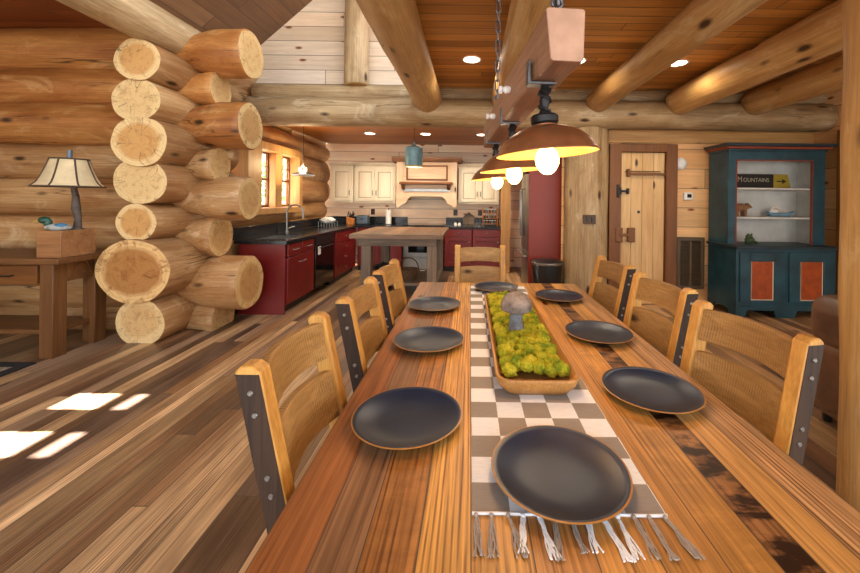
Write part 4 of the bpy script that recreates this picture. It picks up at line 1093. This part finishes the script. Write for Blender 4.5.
# things on the lower shelf
bk = empty('wicker_basket', (-.95, 5.85, .2), 'dark wicker basket on the lower shelf of the island', 'basket')
MB().lathe([(0, .202), (.13, .202), (.155, .28), (.165, .36), (.15, .36), (.13, .24), (0, .22)], c=(-.95, 5.85, 0), n=28).build('body', M['tanbasket'], bk)
MB().tube([(-.95 + .16 * math.cos(t), 5.85, .36 + .17 * math.sin(t)) for t in [PI * i / 12 for i in range(13)]], .01, 8).build('handle', M['tanbasket'], bk)
pa = empty('stock_pot', (-1.38, 6.0, .2), 'dark stock pot on the lower shelf of the island', 'pot')
MB().lathe([(0, .202), (.13, .202), (.135, .22), (.135, .38), (.13, .385)], c=(-1.38, 6.0, 0), n=28).build('body', M['darksteel'], pa)
MB().lathe([(.138, .386), (.1, .41), (.02, .42), (.02, .44), (0, .445)], c=(-1.38, 6.0, 0), n=28).build('lid', M['darksteel'], pa)
# teal pendant and sink pendant
tpn = empty('pendant_light', (-.92, 6.1, 2.63), 'teal milk can pendant light hanging over the kitchen island', 'pendant light')
zc_ = 2.63
MB().lathe([(0, 2.38), (.012, 2.38), (.02, 2.34), (.06, 2.305), (.125, 2.29), (.142, 2.275), (.142, 1.98), (.138, 1.965)], c=(-.92, 6.1, 0), n=40).build('shade', M['pendant_teal'], tpn, solid=.004)
MB().lathe([(.144, 1.985), (.146, 1.975), (.144, 1.962), (.138, 1.962)], c=(-.92, 6.1, 0), n=40).build('brass_rim', M['bill'], tpn)
MB().cyl((-.92, 6.1, 2.37), (-.92, 6.1, 2.628), .004, n=8).build('cord', M['black'], tpn)
MB().ell((-.92, 6.1, 2.05), .035, 14, 10).build('bulb', M['bulb_small'], tpn)
l = bpy.data.lights.new('pendant_bulb', 'POINT'); l.energy = 8; l.color = (1, .72, .4); l.shadow_soft_size = .04
lo = bpy.data.objects.new('pendant_bulb', l); COL.objects.link(lo); lo.parent = tpn; lo.location = (0, 0, 1.99 - 2.63)
sp = empty('pendant_light', (-2.66, 5.97, 2.63), 'small black pendant with flat white shade over the sink', 'pendant light')
MB().cyl((-2.66, 5.97, 1.97), (-2.66, 5.97, 2.628), .005, n=8).build('cord', M['black'], sp)
MB().lathe([(.02, 1.985), (.022, 1.955), (.05, 1.93), (.055, 1.925), (.05, 1.92)], c=(-2.66, 5.97, 0), n=24).build('cap', M['iron'], sp)
MB().lathe([(.04, 1.87), (.09, 1.85), (.165, 1.815), (.172, 1.81)], c=(-2.66, 5.97, 0), n=40).build('shade', M['iron'], sp, solid=.003)
MB().lathe([(.172, 1.812), (.175, 1.803), (.17, 1.795), (.12, 1.8)], c=(-2.66, 5.97, 0), n=40).build('white_rim', M['white'], sp)
for dx in (-.04, .04):
    MB().ell((-2.66 + dx, 5.95, 1.89), (.024, .024, .04), 14, 10).build('bulb', M['bulb_small'], sp)
l = bpy.data.lights.new('sink_bulb', 'POINT'); l.energy = 30; l.color = (1, .72, .38); l.shadow_soft_size = .05
lo = bpy.data.objects.new('sink_bulb', l); COL.objects.link(lo); lo.parent = sp; lo.location = (0, -.02, 1.96 - 2.63)
# fridge, enclosure, bin
fg = empty('refrigerator', (1.1, 6.0, 0), 'stainless refrigerator seen edge on beside the red panel', 'refrigerator')
boxm(.93, 1.35, 5.56, 6.46, .02, 1.85).build('body', M['darksteel'], fg)
for nm, z0, z1 in (('freezer_door', .08, .66), ('door', .68, 1.84)):
    for y0, y1 in (((5.565, 6.455),) if nm == 'freezer_door' else ((5.565, 6.0), (6.02, 6.455))):
        pr = []
        for i in range(9):
            t = i / 8; pr.append((.90 - .035 * math.sin(t * PI) ** .7, y0 + (y1 - y0) * t))
        d_ = MB().prism([(.93, y0)] + pr + [(.93, y1)], z0, z1, 'Z').build(nm, M['steel'], fg, bevel=.004)
        hy = y1 - .06 if y0 < 5.6 and nm == 'door' else y0 + .06
        if nm == 'door': MB().tube([(.87, hy, .85), (.82, hy, .88), (.82, hy, 1.6), (.87, hy, 1.63)], .012, 8).build('handle', M['steel'], d_)
        else: MB().tube([(.87, 5.66, .6), (.82, 5.66, .6), (.82, 6.36, .6), (.87, 6.36, .6)], .012, 8).build('handle', M['steel'], d_)
rs = empty('refrigerator_surround', (1.1, 5.5, 0), 'tall red panel closing off the refrigerator, behind the trash can', 'cabinet')
boxm(.86, 1.355, 5.47, 5.497, 0, 2.45).build('side_panel', M['redpanel'], rs, bevel=.003)
boxm(.90, 1.355, 5.56, 6.46, 1.9, 2.45).build('bridge_cabinet', M['red'], rs, bevel=.003)
tc_ = empty('trash_can', (1.08, 5.2, 0), 'black trash can with steel rimmed lid in front of the red panel', 'trash can')
MB().lathe([(0, .002), (.17, .002), (.18, .02), (.21, .58), (.205, .585)], c=(1.08, 5.2, 0), n=32, sy=.85).build('body', M['black'], tc_)
MB().lathe([(.212, .585), (.216, .60), (.21, .612), (.15, .63), (0, .64)], c=(1.08, 5.2, 0), n=32, sy=.85).build('lid', M['darksteel'], tc_)
MB().lathe([(.213, .565), (.219, .575), (.219, .595), (.213, .60)], c=(1.08, 5.2, 0), n=32, sy=.85).build('rim', M['steel'], tc_)

# ================================================================== HUTCH
hu = empty('hutch', (4.0, 5.0, 0), 'teal painted two part hutch with open shelves and orange door panels', 'hutch')
X0, X1 = 3.36, 4.62; YF, YB = 4.70, 5.28
b = MB()
b.box(X0, X1, YF + .02, YB, .14, .87)
b.build('lower_body', M['teal'], hu, bevel=.004)
# plinth with scalloped feet
def foot(x0, x1):
    n = 8; pts = [(x0, .14), (x0, 0.001), (x0 + .09, 0.001)]
    pts += [(x0 + .09 + .05 * math.sin(t), .001 + .09 * (1 - math.cos(t)) ) for t in [PI / 2 * i / n for i in range(1, n + 1)]]
    m_ = (x0 + x1) / 2; mir = [(2 * m_ - p[0], p[1]) for p in reversed(pts)]
    return pts + mir
pl_ = foot(X0, (X0 + X1) / 2); MB().prism(pl_, YF + .02, YF + .05, 'Y').build('scalloped_plinth', M['teal'], hu)
pl_ = foot((X0 + X1) / 2, X1); MB().prism(pl_, YF + .02, YF + .05, 'Y').build('scalloped_plinth', M['teal'], hu)
for x in (X0, X1 - .03): MB().prism([(YF + .05, .14), (YF + .05, .001), (YF + .12, .001), (YF + .2, .09), (YB - .15, .09), (YB - .08, .001), (YB, .001), (YB, .14)], x, x + .03, 'X').build('side_foot', M['teal'], hu)
mid = (X0 + X1) / 2
for a, b_, h in ((X0 + .04, mid - .03, 0), (mid + .03, X1 - .04, 1)):
    d_ = MB(); z0, z1 = .20, .83; t = .11
    d_.box(a, a + t + .02, YF, YF + .02, z0, z1); d_.box(b_ - t - .02, b_, YF, YF + .02, z0, z1); d_.box(a + t, b_ - t, YF, YF + .02, z1 - t, z1); d_.box(a + t, b_ - t, YF, YF + .02, z0, z0 + .02)
    do = d_.build('door', M['teal'], hu, bevel=.005)
    pa_, pb_ = a + t + .03, b_ - t - .03
    e = MB(); e.box(pa_, pb_, YF + .004, YF + .018, .225, .71); e.build('panel_edge', M['cream'], do)
    boxm(pa_ + .004, pb_ - .016, YF - .001, YF + .008, .237, .71).build('orange_panel', M['orange'], do, bevel=.002)
boxm(X0 - .03, X1 + .04, YF - .03, YB, .87, .905).build('counter', M['tealdark'], hu, bevel=.008)
UY = 4.88
for x in (X0 + .0, X1 - .03): boxm(x, x + .03, UY + .02, YB, .905, 2.12).build('upper_side', M['teal'], hu, bevel=.003)
boxm(X0 + .03, X1 - .03, YB - .02, YB, .905, 2.12).build('back_board', M['hutch_in'], hu)
for x in (X0 + .031, X1 - .036): boxm(x, x + .005, UY + .03, YB - .02, .905, 2.08).build('inner_lining', M['hutch_in'], hu)
boxm(X0 + .03, X1 - .03, UY + .02, YB - .02, 2.08, 2.12).build('upper_top', M['teal'], hu)
f_ = MB(); f_.box(X0, 3.465, UY, UY + .02, .905, 2.12); f_.box(4.45, X1, UY, UY + .02, .905, 2.12); f_.box(3.465, 4.45, UY, UY + .02, 2.0, 2.12)
f_.build('face_frame', M['teal'], hu, bevel=.003)
f_ = MB(); f_.box(3.457, 3.47, UY - .006, UY + .022, .905, 2.01); f_.box(4.445, 4.458, UY - .006, UY + .022, .905, 2.01); f_.box(3.457, 4.458, UY - .006, UY + .022, 1.995, 2.008)
f_.build('red_bead', M['hutch_edge'], hu)
for z in (1.262, 1.645):
    boxm(X0 + .037, X1 - .037, UY + .025, YB - .021, z - .024, z).build('shelf', M['hutch_in'], hu, bevel=.003)
def cor(z0, z1, o0, o1, nm, mt):
    MB().prism([(X0 - o0, z0), (X0 - o1, z1), (X1 + o1, z1), (X1 + o0, z0)], UY - o1, YB, 'Y').build(nm, mt, hu, bevel=.004)
cor(2.121, 2.145, .01, .02, 'cornice_base', M['teal']); cor(2.146, 2.175, .03, .06, 'cornice_stripe', M['hutch_edge']); cor(2.176, 2.215, .06, .09, 'cornice_cap', M['tealdark'])
# sign
sg = empty('wall_sign', (3.9, 5.14, 1.646), 'black and yellow arrow sign lettered with mountains on the top hutch shelf', 'sign')
sx0, sxa, sx1 = 3.42, 4.14, 4.33; sz0, sz1 = 1.648, 1.84
Ys = 5.12
MB().prism([(sx0, sz0), (sxa, sz0), (sxa, sz1), (sx0, sz1)], Ys, Ys + .012, 'Y').build('board', M['signblack'], sg)
MB().prism([(sxa, sz0), (sx1 + .05, sz0), (sx1 + .0, sz1), (sxa, sz1)], Ys, Ys + .012, 'Y').build('yellow_end', M['signyellow'], sg)
az = (sz0 + sz1) / 2
MB().prism([(sxa + .045, az - .008), (sxa + .12, az - .008), (sxa + .115, az - .035), (sxa + .175, az), (sxa + .115, az + .035), (sxa + .12, az + .008), (sxa + .045, az + .008)], Ys - .003, Ys, 'Y').build('arrow', M['signblack'], sg)
def text(s, size, loc, parent, mat, name='lettering', sx=1.0):
    cu = bpy.data.curves.new(name, 'FONT'); cu.body = s; cu.size = size; cu.extrude = .001
    tmp = bpy.data.objects.new('tmp', cu); COL.objects.link(tmp)
    bpy.context.view_layer.update()
    me = bpy.data.meshes.new_from_object(tmp.evaluated_get(bpy.context.evaluated_depsgraph_get()))
    bpy.data.objects.remove(tmp)
    me.materials.clear(); me.materials.append(mat)
    o = bpy.data.objects.new(name, me); COL.objects.link(o); o.parent = parent
    o.rotation_euler = (R(90), 0, 0); o.scale = (sx, 1, 1); o.location = Vector(loc) - ORG[parent.name]
    return o
text('THE', .075, (sx0 + .03, Ys - .002, az - .01), sg, M['signtext'], sx=.95)
text('M', .105, (sx0 + .225, Ys - .002, az - .012), sg, M['signtext'], sx=.85)
text('OUNTAINS', .078, (sx0 + .305, Ys - .002, az - .01), sg, M['signtext'], sx=.9)
# bear, boat, frog
be = empty('bear_figurine', (3.62, 5.08, 1.263), 'small brown bear figurine on the middle hutch shelf', 'figurine')
mb = MB(); z = 1.264
mb.ell((3.66, 5.08, z + .12), (.095, .045, .055), 20, 12); mb.ell((3.76, 5.08, z + .135), (.045, .035, .035), 16, 10); mb.ell((3.80, 5.08, z + .125), (.022, .018, .016), 12, 8)
for dx in (-.06, .05):
    for dy in (-.025, .025): mb.cyl((3.66 + dx, 5.08 + dy, z), (3.66 + dx, 5.08 + dy, z + .1), .02, .026, 10)
mb.build('body', M['terra'], be)
for dy in (-.02, .02): MB().ell((3.75, 5.08 + dy, z + .17), .012, 10, 8).build('ear', M['terra'], be)
bo = empty('boat_ornament', (4.2, 5.1, 1.263), 'small blue and white boat ornament on the middle hutch shelf', 'ornament')
MB().prism([(-.17, .07), (-.12, .0), (.13, .0), (.2, .075), (.12, .05), (-.1, .05)], 5.07, 5.13, 'Y').build('hull', M['boatblue'], bo, world=False, bevel=.008).location = (0, -5.1, .002)
MB().ell((4.14, 5.1, 1.263 + .075), (.06, .03, .03), 16, 10).build('cabin', M['porcelain'], bo)
MB().tube([(4.08, 5.1, 1.32), (4.13, 5.1, 1.40), (4.2, 5.1, 1.37), (4.29, 5.1, 1.345)], .009, 8).build('oar', M['cream'], bo)
fro = empty('frog_figurine', (3.72, 4.98, .906), 'dark green frog figurine on the hutch counter', 'figurine')
MB().ell((3.72, 4.98, .955), (.06, .05, .048), 18, 12).ell((3.70, 4.965, 1.0), (.042, .04, .03), 16, 10).build('body', M['frog'], fro)
for dx in (-.022, .022): MB().ell((3.70 + dx, 4.95, 1.03), .013, 10, 8).build('eye', M['frog'], fro)
for dx in (-.06, .06): MB().ell((3.72 + dx, 4.955, .925), (.02, .04, .018), 12, 8).build('leg', M['frog'], fro)

# ================================================================== LEATHER ARMCHAIR
ar = empty('armchair', (2.75, 2.07, 0), 'brown leather armchair between the dining chairs and the log post', 'armchair')
def cushion(name, x0, x1, y0, y1, z0, z1, bv):
    o = MB().box(x0 + .2, x1 + .2, y0 - .28, y1 - .28, z0, z1).build(name, M['leather'], ar, bevel=bv, seg=5, ang=80); return o
cushion('base', 2.12, 3.05, 1.95, 2.85, .06, .42, .05)
cushion('back_lower', 2.05, 2.32, 2.05, 2.76, .12, .60, .09)
cushion('back_cushion', 2.03, 2.34, 2.02, 2.79, .52, .86, .11)
cushion('arm', 2.2, 3.02, 1.93, 2.12, .1, .62, .08); cushion('arm', 2.2, 3.02, 2.7, 2.88, .1, .62, .08)
cushion('seat_cushion', 2.3, 3.08, 2.12, 2.7, .36, .5, .06)
for x in (2.2, 2.95):
    for y in (2.03, 2.78): MB().cyl((x + .2, y - .28, 0), (x + .2, y - .28, .08), .025, .03, 12).build('foot', M['black'], ar)

# ================================================================== OUTSIDE
for i, (x, y, r, lb) in enumerate(((-6.6, 12.6, 1.3, 'green tree outside the kitchen window'), (-9.2, 15.6, 1.5, 'green tree outside the kitchen window, standing farther off'))):
    t = empty('tree', (x, y, 0), lb, 'tree')
    MB().tube([(x, y, -1), (x + .1, y, 1.2), (x, y, 2.4)], [.16, .12, .08], 10).build('trunk', M['bark'], t)
    mb = MB(); random.seed(30 + i)
    for k in range(1500):
        p = Vector((random.gauss(0, .5), random.gauss(0, .5), random.gauss(0, .45))) * r
        c = Vector((x, y, 1.9)) + p; s_ = random.uniform(.035, .075)
        a = Vector((random.uniform(-1, 1), random.uniform(-1, 1), random.uniform(-1, 1))).normalized(); b_ = a.orthogonal().normalized()
        mb.add([c - a * s_, c + b_ * s_ * .6, c + a * s_, c - b_ * s_ * .6], [(0, 1, 2, 3)])
    mb.build('foliage', M['leaf'], t, smooth=False)

# ================================================================== LIGHT, WORLD, CAMERA
w = bpy.data.worlds.new('sky'); S.world = w; w.use_nodes = True
nt = w.node_tree; nt.nodes.clear()
wo = nt.nodes.new('ShaderNodeOutputWorld'); bg = nt.nodes.new('ShaderNodeBackground')
tcw = nt.nodes.new('ShaderNodeTexCoord'); sep = nt.nodes.new('ShaderNodeSeparateXYZ'); rp = nt.nodes.new('ShaderNodeValToRGB')
nt.links.new(tcw.outputs['Generated'], sep.inputs[0]); nt.links.new(sep.outputs[2], rp.inputs[0])
rp.color_ramp.elements[0].position = 0; rp.color_ramp.elements[0].color = (.95, .93, .88, 1)
rp.color_ramp.elements[1].position = .6; rp.color_ramp.elements[1].color = (.72, .85, 1, 1)
nt.links.new(rp.outputs[0], bg.inputs[0]); bg.inputs[1].default_value = 3.7
nt.links.new(bg.outputs[0], wo.inputs[0])
su = bpy.data.lights.new('sun', 'SUN'); su.energy = 150; su.angle = R(.5); su.color = (1, .98, .95)
so = bpy.data.objects.new('sun', su); COL.objects.link(so)
so.rotation_euler = Vector((math.cos(R(34)), 0, -math.sin(R(34)))).to_track_quat('-Z', 'Y').to_euler()

cam = bpy.data.cameras.new('camera'); co = bpy.data.objects.new('camera', cam); COL.objects.link(co)
co.location = (0, 0, EYE); co.rotation_euler = (R(90), -.012, 0)
cam.sensor_width = 36; cam.lens = 375 / 860 * 36; cam.shift_x = -40 / 860; cam.shift_y = -86.5 / 860; cam.clip_start = .03
S.camera = co
S.view_settings.view_transform = 'Standard'; S.view_settings.look = 'None'; S.view_settings.gamma = 1; S.view_settings.exposure = 0.14
S.view_settings.use_curve_mapping = False
S.cycles.max_bounces = 8; S.cycles.diffuse_bounces = 4; S.cycles.glossy_bounces = 3; S.cycles.transmission_bounces = 6; S.cycles.sample_clamp_indirect = 6
S.cycles.use_denoising = True
